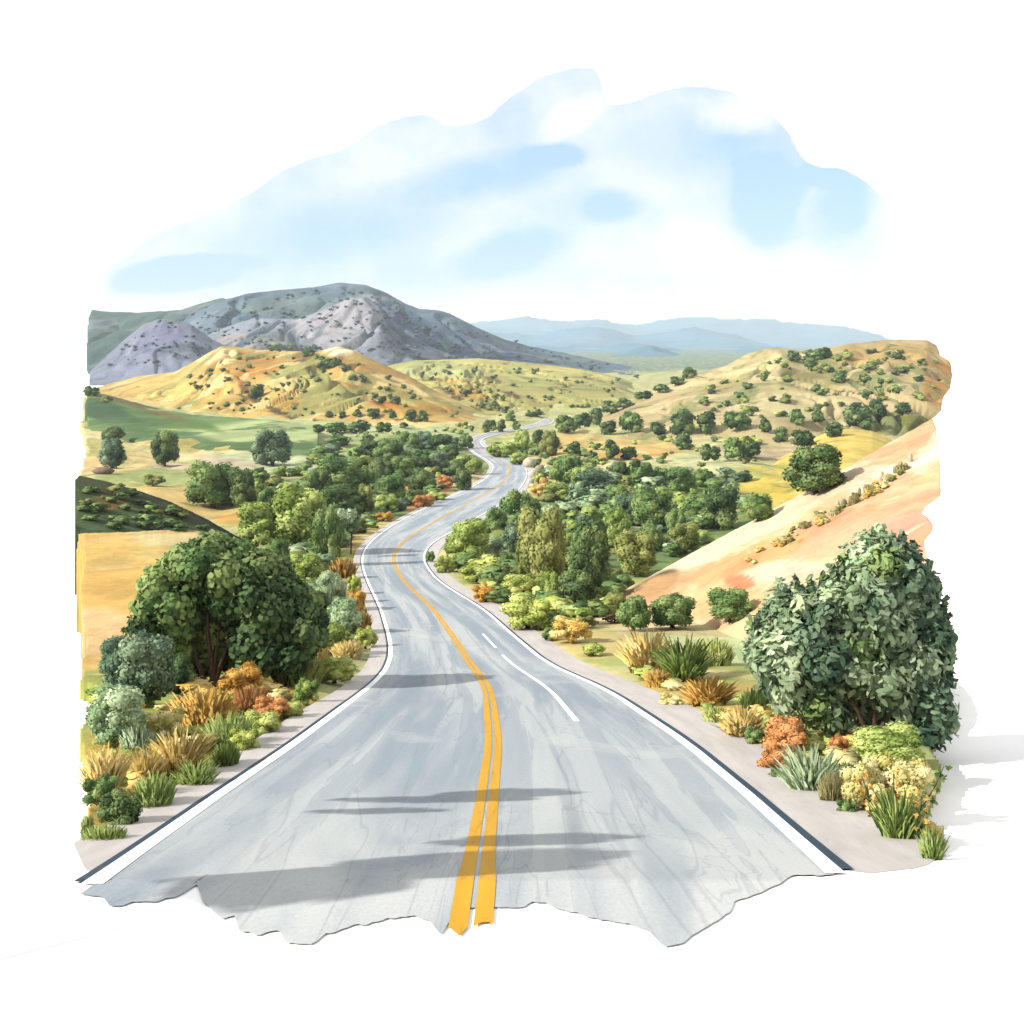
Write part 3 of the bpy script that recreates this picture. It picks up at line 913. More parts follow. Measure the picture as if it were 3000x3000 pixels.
def trunk_paths(seed, n=4, h=0.6, r=0.035, spread=0.3):
    g = random.Random(seed)
    ps = [[(0, 0, -0.05, r * 1.5), (g.uniform(-.01, .01), 0, h * 0.3, r), (g.uniform(-.03, .03), g.uniform(-.03, .03), h * 0.75, r * 0.6), (g.uniform(-.06, .06), 0, h * 1.15, r * 0.25)]]
    for i in range(n):
        a_ = 2 * math.pi * i / n + g.uniform(-.4, .4)
        sx, sy = math.cos(a_) * spread, math.sin(a_) * spread
        ps.append([(0, 0, h * 0.08, r * 0.8), (sx * 0.35, sy * 0.35, h * 0.4, r * 0.6), (sx * 0.75, sy * 0.75, h * 0.75, r * 0.4), (sx, sy, h * 1.05, r * 0.15)])
    return ps


def blades_mesh(name, n, mat, seed, width=0.05, lean=0.5, hmin=0.5, spread=0.42, fan=1.0):
    g = np.random.default_rng(seed)
    V_, F_, T_ = [], [], []
    for i in range(n):
        a_ = g.uniform(0, 2 * math.pi)
        r0 = spread * math.sqrt(g.uniform(0, 1))
        bx_, by_ = r0 * math.cos(a_), r0 * math.sin(a_)
        h = g.uniform(hmin, 1.0) * (1 - 0.45 * (r0 / spread) ** 2 * fan)
        ln = lean * (0.25 + r0 / spread) * g.uniform(0.3, 1.0)
        az = a_ + g.normal(0, 0.5)
        lx, ly = math.cos(az) * ln * h, math.sin(az) * ln * h
        fa = g.uniform(0, math.pi)
        wx, wy = math.cos(fa) * width * 0.5, math.sin(fa) * width * 0.5
        tone = float(np.clip(0.5 + g.normal(0, 0.25), 0, 1))
        b0 = len(V_)
        for (tz, k, ww) in ((-0.03, 0.0, .7), (0.35, 0.14, 1.0), (0.7, 0.5, .85), (0.92, 0.85, .5)):
            V_.append((bx_ + lx * k - wx * ww, by_ + ly * k - wy * ww, h * tz))
            V_.append((bx_ + lx * k + wx * ww, by_ + ly * k + wy * ww, h * tz))
            T_ += [tone * (0.7 + 0.3 * max(tz, 0)) + 0.15] * 2
        V_.append((bx_ + lx, by_ + ly, h * 0.98))
        T_.append(min(1, tone + .1))
        for k in range(3):
            F_.append((b0 + 2 * k, b0 + 2 * k + 1, b0 + 2 * k + 3, b0 + 2 * k + 2))
        F_.append((b0 + 6, b0 + 7, b0 + 8))
    me = bpy.data.meshes.new(name)
    me.from_pydata(V_, [], F_)
    me.polygons.foreach_set('use_smooth', [True] * len(me.polygons))
    at = me.attributes.new('tone', 'FLOAT', 'POINT')
    at.data.foreach_set('value', np.array(T_, np.float32))
    me.materials.append(mat)
    me.update()
    nr = unit(np.array(V_) * (0.9, 0.9, 0.4) + (0, 0, 0.6))
    me.normals_split_custom_set_from_vertices(nr.tolist())
    return me


CACHE = {}


def crown_for(kind, pal, var):
    key = (kind, pal, var)
    if key not in CACHE:
        sd = 100 + var * 17
        if kind == 'bush':
            CACHE[key] = crown_mesh('crown', dome_lobes(sd, 17), 2600, 0.054, LM[pal], sd)
        elif kind == 'round':
            CACHE[key] = crown_mesh('crown', dome_lobes(sd + 3, 18, 0.33, 0.14, 0.21, 0.15, 0.82), 3400, 0.045, LM[pal], sd)
        elif kind == 'low':
            CACHE[key] = crown_mesh('crown', dome_lobes(sd + 5, 14, 0.40, 0.13, 0.2, 0.1, 0.7), 2200, 0.052, LM[pal], sd)
        elif kind == 'spiky':
            CACHE[key] = crown_mesh('crown', dome_lobes(sd + 7, 12, 0.34, 0.14, 0.2, 0.1, 0.75), 1500, 0.13, LM[pal], sd, shape=PADDLE, up=0.9)
        elif kind == 'far':
            CACHE[key] = crown_mesh('shrub', dome_lobes(sd + 9, 7, 0.32, 0.18, 0.28), 260, 0.16, LM[pal], sd)
        elif kind == 'grass':
            CACHE[key] = blades_mesh('blades', 520, LM[pal], sd, 0.05, 0.42, 0.55)
        elif kind == 'fan':
            CACHE[key] = blades_mesh('blades', 330, LM[pal], sd, 0.055, 0.75, 0.6, 0.30)
    return CACHE[key]


TRUNKS = {}


def trunk_for(var):
    if var not in TRUNKS:
        V_, F_ = tubes(trunk_paths(var))
        me = bpy.data.meshes.new('trunk')
        me.from_pydata(V_, [], F_)
        me.polygons.foreach_set('use_smooth', [True] * len(me.polygons))
        me.materials.append(BARK)
        TRUNKS[var] = me
    return TRUNKS[var]


def ray_ground(px, py):
    dirv = Vector(((px - CX) / F, 1.0, (HY - py) / F)).normalized()
    best = None
    for bt in BVH:
        hit = bt.ray_cast(Vector((0, 0, 0)), dirv)
        if hit[0] is not None and (best is None or hit[3] < best[1]):
            best = (hit[0], hit[3])
    if best is None:
        d = float(d_of(max(py, 700)))
        return Vector(pt(px, py, d))
    return best[0]


NAMES = {'bush': 'shrub', 'round': 'shrub', 'low': 'shrub', 'spiky': 'shrub', 'far': 'shrub', 'grass': 'grass_tuft', 'fan': 'grass_tuft'}
_vi = [0]


def plant(px, py, wp, hp, kind, pal, label=None, group=None, cat=None, parts=None):
    """A plant whose foot is where the picture point (px, py) meets the ground; wp, hp its width and height there in picture units."""
    p = ray_ground(px, py)
    sc = p.y / F
    _vi[0] += 1
    var = _vi[0] % 4
    W, H = wp * sc, hp * sc
    cat = cat or ('grass' if kind in ('grass', 'fan') else 'shrub')
    nm = NAMES[kind]
    if parts is None:
        parts = kind not in ('far', 'grass', 'fan')
    depth = W * 0.8
    p = p + Vector((0, depth * 0.25 if kind not in ('grass', 'fan') else 0, 0))
    z_sink = -0.04 * H
    rot = (_vi[0] * 1.7) % 6.28
    me = crown_for(kind, pal, var)
    s_ = (W, W * 0.85, H * 1.04)
    if kind in ('grass', 'fan'):
        s_ = (W * 0.95, W * 0.7, H * 1.08)
    if parts:
        root = bpy.data.objects.new(nm, None)
        COL.objects.link(root)
        root.location = p
        root.empty_display_size = 0.2
        c_ = bpy.data.objects.new('crown', me)
        COL.objects.link(c_)
        c_.parent = root
        c_.scale, c_.rotation_euler, c_.location = s_, (0, 0, rot), (0, 0, z_sink + H * 0.03)
        t_ = bpy.data.objects.new('trunk', trunk_for(var))
        COL.objects.link(t_)
        t_.parent = root
        t_.scale = (W, W, H)
        o = root
    else:
        o = bpy.data.objects.new(nm, me)
        COL.objects.link(o)
        o.location, o.scale, o.rotation_euler = p + Vector((0, 0, z_sink)), s_, (0, 0, rot)
    tag(o, label or ORD_PENDING, cat, group)
    return o


ORD_PENDING = ''
exec_rows = []
ORDN = ['first', 'second', 'third', 'fourth', 'fifth', 'sixth', 'seventh', 'eighth', 'ninth', 'tenth', 'eleventh', 'twelfth', 'thirteenth', 'fourteenth', 'fifteenth', 'sixteenth']


def row_of(items, phrase, where, group):
    """A row of look-alikes; each label counts along the row from the left."""
    items = sorted(items, key=lambda q: q[0])
    for i, q in enumerate(items):
        plant(*q, label='%s, %s from the left %s' % (phrase.get(q[5], phrase['*']) if isinstance(phrase, dict) else phrase, ORDN[i], where), group=group)

# ------------------------------------------------------------------ the big tree on the left, and the grey-green juniper on the right
def big_plant(name, px, py, x0, x1, y_top, lobes_px, n_leaf, size_px, pal, seed, label, cat, shape, up, stems, depth_px, stem_r, puff=(0.84, 1.16), core=0.84):
    p = ray_ground(px, py)
    sc = p.y / F
    root = bpy.data.objects.new(name, None)
    COL.objects.link(root)
    root.location = p
    g = random.Random(seed)
    L = [((x - px) * sc, yd * depth_px * sc, (py - y) * sc, r * sc) for (x, y, r, yd) in lobes_px]
    for i, (pl, sel) in enumerate(pal):
        sub = [l for k, l in enumerate(L) if sel(k)]
        if not sub:
            continue
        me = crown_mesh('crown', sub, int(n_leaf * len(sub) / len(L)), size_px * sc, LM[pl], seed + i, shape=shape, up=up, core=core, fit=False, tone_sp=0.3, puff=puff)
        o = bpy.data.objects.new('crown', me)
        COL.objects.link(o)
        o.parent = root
    paths = []
    for (pts, r) in stems:
        n = len(pts)
        paths.append([((x - px) * sc, yd * depth_px * sc, (py - y) * sc, r * stem_r * sc * (1 - 0.8 * i / (n - 1))) for i, (x, y, yd) in enumerate(pts)])
    V_, F_ = tubes(paths, 8)
    mesh_obj('trunk', V_, F_, BARK, parent=root)
    tag(root, label, cat)
    return root


g = random.Random(11)
tl = []
for (x, y, r) in [(395, 1052, 38), (355, 1065, 36), (440, 1068, 38), (320, 1095, 36), (480, 1085, 36), (300, 1130, 34), (400, 1095, 44), (350, 1120, 44), (450, 1120, 46), (505, 1105, 40), (300, 1170, 34),
                  (345, 1175, 44), (530, 1130, 40), (555, 1160, 36), (500, 1155, 46), (580, 1180, 26), (290, 1205, 30), (330, 1220, 44), (545, 1190, 40), (500, 1205, 44), (460, 1170, 40), (380, 1200, 40),
                  (530, 1225, 34), (300, 1245, 40), (350, 1258, 38), (480, 1245, 36), (260, 1235, 30), (405, 1150, 44), (450, 1215, 38), (395, 1240, 34), (440, 1255, 28), (560, 1225, 30), (240, 1262, 28), (220, 1285, 24), (275, 1275, 30), (310, 1280, 28), (590, 1205, 22)]:
    tl.append((x, y, r, g.uniform(0.1, 0.6) if (360 < x < 480 and y > 1130) else g.uniform(-0.2, 0.5)))
    tl.append((x + g.uniform(-14, 14), y + g.uniform(-10, 10), r * 0.9, g.uniform(0.3, 1.0)))
    if not (372 < x < 468 and y > 1140):
        tl.append((x + g.uniform(-10, 10), y + g.uniform(-8, 8), r * 0.8, g.uniform(-0.9, -0.3)))
nT = len(tl)
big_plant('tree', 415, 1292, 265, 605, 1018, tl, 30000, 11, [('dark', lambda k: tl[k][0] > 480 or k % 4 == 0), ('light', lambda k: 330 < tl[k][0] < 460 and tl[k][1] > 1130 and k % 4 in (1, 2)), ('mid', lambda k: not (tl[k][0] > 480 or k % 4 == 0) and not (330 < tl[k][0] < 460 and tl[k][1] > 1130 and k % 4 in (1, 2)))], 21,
          'large dense green tree with forked bare stems showing, left of the road', 'tree', LEAF6, 0.25,
          [([(415, 1296, -.5), (412, 1240, -.5), (404, 1180, -.5), (400, 1130, -.3), (396, 1080, 0)], 1.0), ([(414, 1290, -.5), (395, 1255, -.6), (380, 1215, -.5), (372, 1170, -.3)], .7),
           ([(416, 1285, -.5), (432, 1235, -.6), (448, 1190, -.5), (470, 1150, -.3)], .8), ([(418, 1280, -.5), (450, 1250, -.6), (500, 1232, -.5), (545, 1210, -.2)], .8),
           ([(414, 1285, -.4), (380, 1262, -.3), (330, 1240, 0), (300, 1210, .2)], .7), ([(415, 1270, -.5), (422, 1210, -.55), (428, 1150, -.4)], .6)], 90, 6.5, (0.8, 1.3), 0.78)
g = random.Random(5)
jl = []
for (x, y, r) in [(1664, 1004, 12), (1668, 1028, 22), (1650, 1056, 28), (1690, 1052, 26), (1632, 1082, 28), (1672, 1086, 34), (1712, 1080, 28), (1738, 1104, 28), (1602, 1108, 26), (1640, 1120, 36), (1690, 1122, 40), (1735, 1140, 34),
                  (1572, 1126, 24), (1540, 1146, 24), (1600, 1150, 40), (1650, 1160, 42), (1700, 1170, 44), (1750, 1180, 30), (1508, 1140, 22), (1478, 1150, 24), (1560, 1180, 42), (1510, 1182, 38), (1466, 1180, 28), (1610, 1200, 44), (1660, 1210, 46),
                  (1715, 1218, 44), (1762, 1222, 26), (1450, 1210, 26), (1490, 1220, 38), (1545, 1226, 44), (1770, 1200, 20), (1600, 1248, 44), (1660, 1262, 44), (1712, 1270, 42), (1755, 1268, 30), (1448, 1246, 26), (1480, 1262, 36), (1535, 1274, 42), (1590, 1292, 40),
                  (1740, 1316, 36), (1690, 1320, 40), (1480, 1300, 30), (1520, 1318, 36), (1560, 1335, 32), (1720, 1352, 32), (1640, 1320, 34), (1765, 1338, 20), (1660, 1360, 28), (1600, 1355, 22)]:
    jl.append((x, y, r, g.uniform(-0.1, 0.4)))
    if not (1580 < x < 1670 and y > 1270):
        jl.append((x + g.uniform(-12, 12), y + g.uniform(-8, 8), r * 0.85, g.uniform(-0.7, -0.2)))
    jl.append((x + g.uniform(-12, 12), y + g.uniform(-8, 8), r * 0.9, g.uniform(0.4, 0.9)))
for (x, y) in [(1560, 1112), (1592, 1086), (1576, 1098), (1482, 1128), (1510, 1118), (1536, 1124), (1762, 1128), (1748, 1092), (1784, 1196), (1790, 1226), (1786, 1256), (1700, 1036), (1648, 1040), (1722, 1058), (1430, 1196), (1776, 1160)]:
    for q_ in range(6):
        jl.append((x + (x - 1620) * 0.014 * q_, y + 16 - 9 * q_, 9 - q_, 0.1))
JP = {k: ('pale' if (jl[k][0] < 1500 and k % 5 == 0) or (1560 < jl[k][0] < 1690 and jl[k][1] < 1180 and k % 6 == 0) else ('blue' if jl[k][0] > 1690 or k % 4 == 0 else ('mid' if k % 7 == 0 else 'sage'))) for k in range(len(jl))}
big_plant('tree', 1620, 1392, 1415, 1795, 990, jl, 34000, 18, [(q_, lambda k, q_=q_: JP[k] == q_) for q_ in ('blue', 'mid', 'pale', 'sage')], 31,
          'big grey-green juniper with paddle-shaped leaf sprays and low forked stems, beside the pale bank', 'tree', PADDLE, 0.75,
          [([(1620, 1396, -.5), (1612, 1350, -.6), (1595, 1310, -.6), (1565, 1275, -.5), (1535, 1260, -.3)], 1.0), ([(1622, 1394, -.5), (1630, 1340, -.65), (1625, 1290, -.6), (1600, 1240, -.3)], .9),
           ([(1622, 1394, -.5), (1645, 1345, -.65), (1660, 1300, -.6), (1665, 1240, -.4)], .9), ([(1618, 1394, -.5), (1585, 1365, -.55), (1550, 1345, -.5)], .6), ([(1624, 1392, -.5), (1665, 1360, -.55), (1700, 1340, -.3)], .7)], 95, 6, (0.75, 1.5), 0.72)

# ------------------------------------------------------------------ a roadside oak out of view, its boughs laid to cast the road's shadow streaks
def unseen_shade_oak():
    base = Vector((-17.0, 0.5, float(zr(3.0)) - 0.3))
    root = bpy.data.objects.new('tree', None)  # the out-of-view oak that casts the road's shadow streaks
    COL.objects.link(root)
    root.location = base
    k = to_sun
    boughs = []
    for (pa, pb, py, h, rad) in [(395, 720, 1672, 3.6, 0.26), (520, 830, 1650, 3.9, 0.44), (640, 1000, 1640, 4.0, 0.46), (760, 1070, 1622, 4.4, 0.42), (840, 1120, 1588, 4.6, 0.22), (900, 1185, 1580, 4.6, 0.2),
                                 (600, 830, 1530, 4.2, 0.16), (640, 1000, 1508, 4.6, 0.18), (860, 1065, 1497, 4.6, 0.28)]:
        h += 3.2
        d = float(d_of(py))
        for px in np.linspace(pa, pb, max(3, int((pb - pa) / F * d / (rad * 0.9)))):
            gpt = Vector(((px - CX) / F * d, d, float(zr(d))))
            c_ = gpt + k * (h / k.z) + Vector((0, 0, 0))
            tpr = 1.0 - 0.75 * abs((px - pa) / (pb - pa) - 0.5) * 2 * 0.8
            boughs.append((c_.x - base.x, c_.y - base.y, c_.z - base.z, rad * max(0.3, tpr) * (1.8 if py > 1600 else 1.5)))
    me = crown_mesh('crown', boughs, 5000, 0.13, LM['mid'], 77, core=0.9, fit=False)
    c_ = bpy.data.objects.new('crown', me)
    COL.objects.link(c_)
    c_.parent = root
    gps = [[(0, 0, -0.2, 0.4), (0.1, 0.2, 1.6, 0.3), (0.3, 0.5, 3.2, 0.24)]]
    for tgt in (boughs[0], boughs[len(boughs) // 4]):
        gps.append([(0.2, 0.4, 2.4, 0.16), (0.2 + (tgt[0] - .2) * .5, 0.4 + (tgt[1] - .4) * .5, 2.4 + (tgt[2] - 2.4) * .75, 0.07), (tgt[0], tgt[1], tgt[2], 0.02)])
    gps.append([(*boughs[len(boughs) // 4][:3], 0.03), (*boughs[-1][:3], 0.02)])
    V_, F_ = tubes(gps, 8)
    mesh_obj('trunk', V_, F_, BARK, parent=root)
    tag(root, 'out-of-view roadside oak whose boughs throw the long shadows over the near lane', 'tree')


unseen_shade_oak()

# slim trees by the left verge of the bend
for (px, py, hp, r, lab) in [(640, 1052, 92, 1.6, 'slim bare-stemmed sapling with a tuft of leaves, left of two at the bend'), (662, 1046, 84, 1.4, 'slim bare-stemmed sapling nearest the white edge of the bend')]:
    p = ray_ground(px, py)
    sc = p.y / F
    root = bpy.data.objects.new('tree', None)
    COL.objects.link(root)
    root.location = p
    V_, F_ = tubes([[(0, 0, -.1, r * sc), (0.1, 0, hp * .5 * sc, r * .8 * sc), (0, 0, hp * .9 * sc, r * .4 * sc)], [(0.08, 0, hp * .45 * sc, r * .6 * sc), (6 * sc, 2 * sc, hp * .8 * sc, r * .3 * sc)]])
    mesh_obj('trunk', V_, F_, BARK, parent=root)
    me = crown_mesh('crown', [(0, 0, hp * .85 * sc, 13 * sc), (8 * sc, 0, hp * .72 * sc, 9 * sc), (-8 * sc, 2 * sc, hp * .70 * sc, 9 * sc), (2 * sc, 0, hp * .6 * sc, 8 * sc)], 420, 7 * sc, LM['pale'], int(px), fit=False)
    c_ = bpy.data.objects.new('crown', me)
    COL.objects.link(c_)
    c_.parent = root
    tag(root, lab, 'tree', 'saplings at the bend')

# ------------------------------------------------------------------ shrubs and grasses, foreground left
P_ = plant
P_(255, 1335, 165, 135, 'round', 'blue', 'blue-green bushy shrub at the left foot of the large dark tree')
P_(215, 1275, 70, 70, 'bush', 'blue', 'small blue-green shrub against the straw bank, above the bushy blue-green one')
P_(330, 1310, 90, 70, 'bush', 'dark', 'dark teal shrub in front of the large tree, left of its trunk')
P_(560, 1285, 80, 60, 'bush', 'dark', 'dark teal shrub under the right side of the large tree')
P_(207, 1408, 140, 108, 'round', 'pale', 'pale mint round shrub at the left edge of the scene')
P_(310, 1400, 80, 56, 'low', 'straw', 'cream-yellow low shrub between the mint shrub and the orange grass')
P_(385, 1368, 140, 72, 'grass', 'ochre', 'wide orange-brown grass clump in front of the large tree trunk')
P_(470, 1345, 90, 54, 'grass', 'orange', 'orange grass clump right of the wide orange-brown one')
P_(505, 1362, 80, 44, 'low', 'orange', 'rust-orange low shrub near the shoulder under the large tree')
P_(455, 1312, 95, 50, 'low', 'ochre', 'yellow-brown low shrub at the foot of the large tree trunk')
P_(560, 1292, 110, 66, 'grass', 'lime', 'yellow-green grass clump right of the large tree')
P_(600, 1262, 60, 50, 'grass', 'golden', 'golden grass clump behind the yellow-green one, right of the large tree')
P_(628, 1292, 90, 46, 'low', 'lime', 'bright lime low shrub at the shoulder curve')
P_(575, 1330, 60, 44, 'low', 'grassgreen', 'dark-footed green shrub on the shoulder edge below the lime one')
P_(545, 1362, 52, 34, 'low', 'lime', 'little lime shrub beside the shoulder, right of the rust-orange one')
P_(490, 1392, 90, 42, 'low', 'lime', 'pale lime low shrub along the shoulder, below the orange grasses')
P_(430, 1408, 100, 66, 'grass', 'grassgreen', 'dark green grass clump in front of the wide orange-brown one')
P_(455, 1425, 70, 44, 'low', 'lime', 'lime leafy mound on the shoulder edge right of the golden plumes')
P_(335, 1465, 130, 90, 'fan', 'golden', 'golden plume grass in a broad fan, beside the left shoulder')
P_(275, 1475, 80, 66, 'fan', 'golden', 'golden fan of grass between two larger golden plumes')
P_(200, 1500, 100, 98, 'fan', 'golden', 'tall golden grass fan at the left edge')
P_(260, 1425, 70, 60, 'grass', 'pale', 'pale green grass clump behind the golden fans')
P_(425, 1455, 70, 60, 'grass', 'grassgreen', 'mid-green grass clump leaning over the shoulder, right of the golden plumes')
P_(370, 1492, 84, 62, 'fan', 'grassgreen', 'bright green fan of grass on the left shoulder edge')
P_(290, 1532, 110, 76, 'grass', 'grassgreen', 'wide fresh-green grass clump below the golden fans')
P_(185, 1530, 70, 60, 'low', 'mid', 'green shrub at the left edge under the tall golden fan')
P_(218, 1572, 100, 66, 'low', 'dark', 'dark green low shrub near the bottom of the left verge')
P_(195, 1602, 84, 50, 'grass', 'grassgreen', 'bright green grass clump, lowest on the left verge')
P_(165, 1582, 34, 50, 'grass', 'grassgreen', 'thin green tuft at the very edge of the left verge')
P_(612, 1235, 90, 54, 'bush', 'light', 'light green round shrub right of the large tree')
P_(648, 1195, 84, 66, 'bush', 'pale', 'pale grey-green shrub above the light round one, beside the road')
P_(622, 1150, 66, 72, 'bush', 'pale', 'pale green upright shrub behind the grey-green one')
P_(572, 1100, 84, 54, 'low', 'light', 'yellow-green low shrub above the right side of the large tree')
P_(688, 1225, 50, 38, 'low', 'lime', 'yellow low shrub at the white line where the road bends')
P_(680, 1192, 44, 44, 'grass', 'ochre', 'ochre grass by the road edge, above the yellow low shrub')
P_(672, 1152, 46, 38, 'low', 'ochre', 'ochre low shrub beside the road, above the ochre grass')
P_(648, 1090, 50, 42, 'grass', 'ochre', 'brown-orange grass clump under the two saplings')
P_(668, 1122, 36, 34, 'low', 'lime', 'small lime shrub hard against the left road edge')
P_(655, 1240, 60, 34, 'grass', 'golden', 'golden grass strip between the lime shrub and the light round shrub')
P_(560, 1195, 70, 60, 'bush', 'dark', 'dark shrub behind the right flank of the large tree')

# left middle ground
P_(396, 960, 112, 90, 'round', 'mid', 'large round green shrub above the brown brush bank')
P_(452, 958, 62, 74, 'bush', 'dark', 'dark shrub touching the right of the large round one above the brush bank')
P_(506, 985, 66, 66, 'bush', 'mid', 'green shrub right of the dark one, behind the yellow-green tree')
P_(562, 1048, 140, 130, 'round', 'light', 'broad yellow-green tree, brightest crown left of the bend', cat='tree')
P_(618, 1068, 66, 110, 'bush', 'mid', 'tall mid-green shrub at the right of the broad yellow-green tree')
P_(480, 1030, 84, 80, 'bush', 'light', 'green shrub at the left of the broad yellow-green tree')
P_(520, 1075, 74, 56, 'bush', 'mid', 'green shrub at the foot of the broad yellow-green tree')
P_(640, 935, 116, 72, 'round', 'mid', 'wide green shrub behind the broad yellow-green tree')
P_(600, 945, 60, 60, 'bush', 'dark', 'dark shrub left of the wide green one')
P_(640, 972, 90, 56, 'bush', 'dark', 'dark green shrub in the hollow under the wide green one')
P_(686, 972, 46, 58, 'round', 'olive', 'olive round shrub above the two saplings')
P_(730, 968, 50, 34, 'low', 'light', 'light low shrub right of the olive round one')
P_(306, 880, 68, 68, 'round', 'dark', 'lone dark round tree on the pale meadow, its shadow on its right', cat='tree')
P_(510, 880, 86, 70, 'round', 'blue', 'lone grey-green round tree on the meadow nearest the bushes', cat='tree')
P_(206, 884, 70, 58, 'bush', 'blue', 'blue-green shrub at the left edge of the pale meadow')
P_(210, 832, 48, 28, 'bush', 'dark', 'small dark shrub just above the blue-green one at the meadow edge')
P_(285, 918, 50, 22, 'low', 'olive', 'olive low shrub on the golden strip above the brush bank')
row_of([(700, 862, 56, 30, 'bush', 'dark'), (731, 872, 64, 44, 'bush', 'mid'), (764, 862, 74, 46, 'bush', 'mid'), (800, 850, 50, 36, 'bush', 'blue'), (832, 856, 58, 36, 'bush', 'dark'), (848, 872, 40, 30, 'bush', 'dark')],
       {'*': 'green shrub', 'dark': 'dark green shrub', 'mid': 'mid-green shrub', 'blue': 'grey-green shrub'}, 'in the back row of the left thicket', 'thicket back row')
row_of([(716, 905, 60, 40, 'bush', 'dark'), (757, 905, 60, 44, 'bush', 'mid'), (792, 900, 50, 40, 'bush', 'dark'), (830, 896, 52, 44, 'round', 'blue'), (862, 900, 36, 30, 'bush', 'dark')],
       {'*': 'green shrub', 'dark': 'dark green shrub', 'mid': 'mid-green shrub', 'blue': 'grey-green round shrub'}, 'in the middle row of the left thicket', 'thicket middle row')
row_of([(690, 925, 44, 40, 'bush', 'mid'), (737, 942, 66, 46, 'bush', 'mid'), (775, 952, 36, 28, 'bush', 'mid'), (796, 930, 58, 46, 'bush', 'dark'), (872, 926, 44, 38, 'bush', 'dark'), (894, 895, 40, 28, 'bush', 'light')],
       {'*': 'green shrub', 'dark': 'dark green shrub', 'mid': 'mid-green shrub', 'light': 'light green shrub'}, 'in the front row of the left thicket', 'thicket front row')
P_(840, 920, 40, 22, 'low', 'orange', 'orange low shrub at the foot of the thicket, nearer the road')
P_(797, 958, 44, 24, 'low', 'orange', 'rust-orange low shrub below the thicket, farther from the road')
P_(826, 945, 50, 16, 'low', 'lime', 'yellow-green strip of low shrub along the road below the thicket')
P_(722, 984, 40, 16, 'low', 'ochre', 'ochre low shrub beside the outer edge of the bend')

# across the valley, left
row_of([(621, 789, 22, 14, 'far', 'dark'), (645, 789, 18, 14, 'far', 'dark'), (674, 788, 22, 16, 'far', 'dark'), (705, 790, 34, 20, 'far', 'dark'), (741, 790, 18, 15, 'far', 'dark'), (773, 794, 32, 22, 'far', 'dark'), (797, 797, 24, 22, 'far', 'dark')],
       'small dark round shrub', 'at the foot of the golden hill', 'shrubs at the foot of the golden hill')
row_of([(600, 818, 36, 18, 'far', 'dark'), (635, 818, 44, 22, 'far', 'mid'), (675, 818, 52, 26, 'far', 'dark'), (723, 818, 34, 22, 'far', 'dark'), (761, 808, 22, 12, 'far', 'dark')],
       'dark far shrub', 'in the scattered row on the green field', 'shrubs on the green field')
P_(636, 842, 54, 18, 'far', 'mid', 'flat wide green shrub on the pale field, below the scattered row')
P_(697, 860, 32, 18, 'far', 'mid', 'small green shrub on the pale field beside the thicket')
P_(170, 748, 34, 20, 'far', 'dark', 'dark shrub crowning the green rise at the left edge')
P_(198, 760, 26, 14, 'far', 'olive', 'olive shrub beside the dark one on the green rise')
P_(484, 752, 36, 28, 'far', 'dark', 'dark green shrub, largest on the slope of the golden hill', cat='shrub')
P_(878, 847, 32, 30, 'far', 'mid', 'green shrub inside the far loop of the road')
P_(890, 814, 14, 12, 'far', 'mid', 'tiny green shrub on the pale field left of the far road')
row_of([(923, 817, 30, 26, 'far', 'dark'), (945, 815, 26, 24, 'far', 'dark'), (963, 796, 24, 16, 'far', 'mid'), (1007, 786, 44, 10, 'far', 'dark'), (975, 812, 26, 18, 'far', 'mid')],
       'small far shrub', 'around the pale end of the road', 'shrubs at the far end of the road')

# right of the road, middle ground
P_(946, 864, 64, 30, 'low', 'light', 'light green low shrub just right of the far S-bend')
P_(980, 878, 44, 24, 'low', 'light', 'second light green low shrub right of the far S-bend, nearer the viewer')
P_(986, 852, 38, 42, 'bush', 'light', 'light green shrub left of the very dark one beyond the S-bend')
P_(1013, 842, 32, 32, 'far', 'dark', 'very dark narrow shrub between two light ones beyond the S-bend')
P_(1037, 862, 44, 50, 'bush', 'olive', 'olive round shrub right of the very dark narrow one')
row_of([(1070, 818, 54, 36, 'far', 'dark'), (1100, 808, 40, 30, 'far', 'dark'), (1124, 802, 50, 32, 'far', 'dark'), (1152, 782, 40, 26, 'far', 'dark'), (1180, 770, 36, 20, 'far', 'dark'), (1215, 755, 40, 18, 'far', 'dark'),
        (1250, 742, 36, 18, 'far', 'dark'), (1278, 728, 34, 18, 'far', 'dark'), (1302, 714, 30, 22, 'far', 'dark')],
       'dark far tree', 'climbing along the foot of the tan hill', 'trees climbing along the tan hill')
row_of([(1148, 820, 42, 26, 'far', 'dark'), (1193, 818, 50, 42, 'far', 'mid'), (1242, 822, 42, 26, 'far', 'dark'), (1290, 820, 52, 50, 'far', 'dark'), (1334, 818, 56, 42, 'far', 'dark'), (1394, 815, 60, 40, 'far', 'mid'),
        (1446, 818, 34, 30, 'far', 'dark'), (1474, 834, 34, 30, 'far', 'mid'), (1504, 802, 44, 30, 'far', 'mid'), (1520, 848, 56, 38, 'far', 'dark'), (1545, 799, 30, 28, 'far', 'mid'), (1574, 824, 46, 28, 'far', 'dark'),
        (1624, 810, 66, 50, 'far', 'dark'), (1660, 795, 50, 42, 'far', 'dark'), (1707, 782, 34, 24, 'far', 'dark')],
       {'*': 'dark tree', 'dark': 'dark tree', 'mid': 'lighter green tree'}, 'in the row under the tan hill', 'trees in the row under the tan hill')
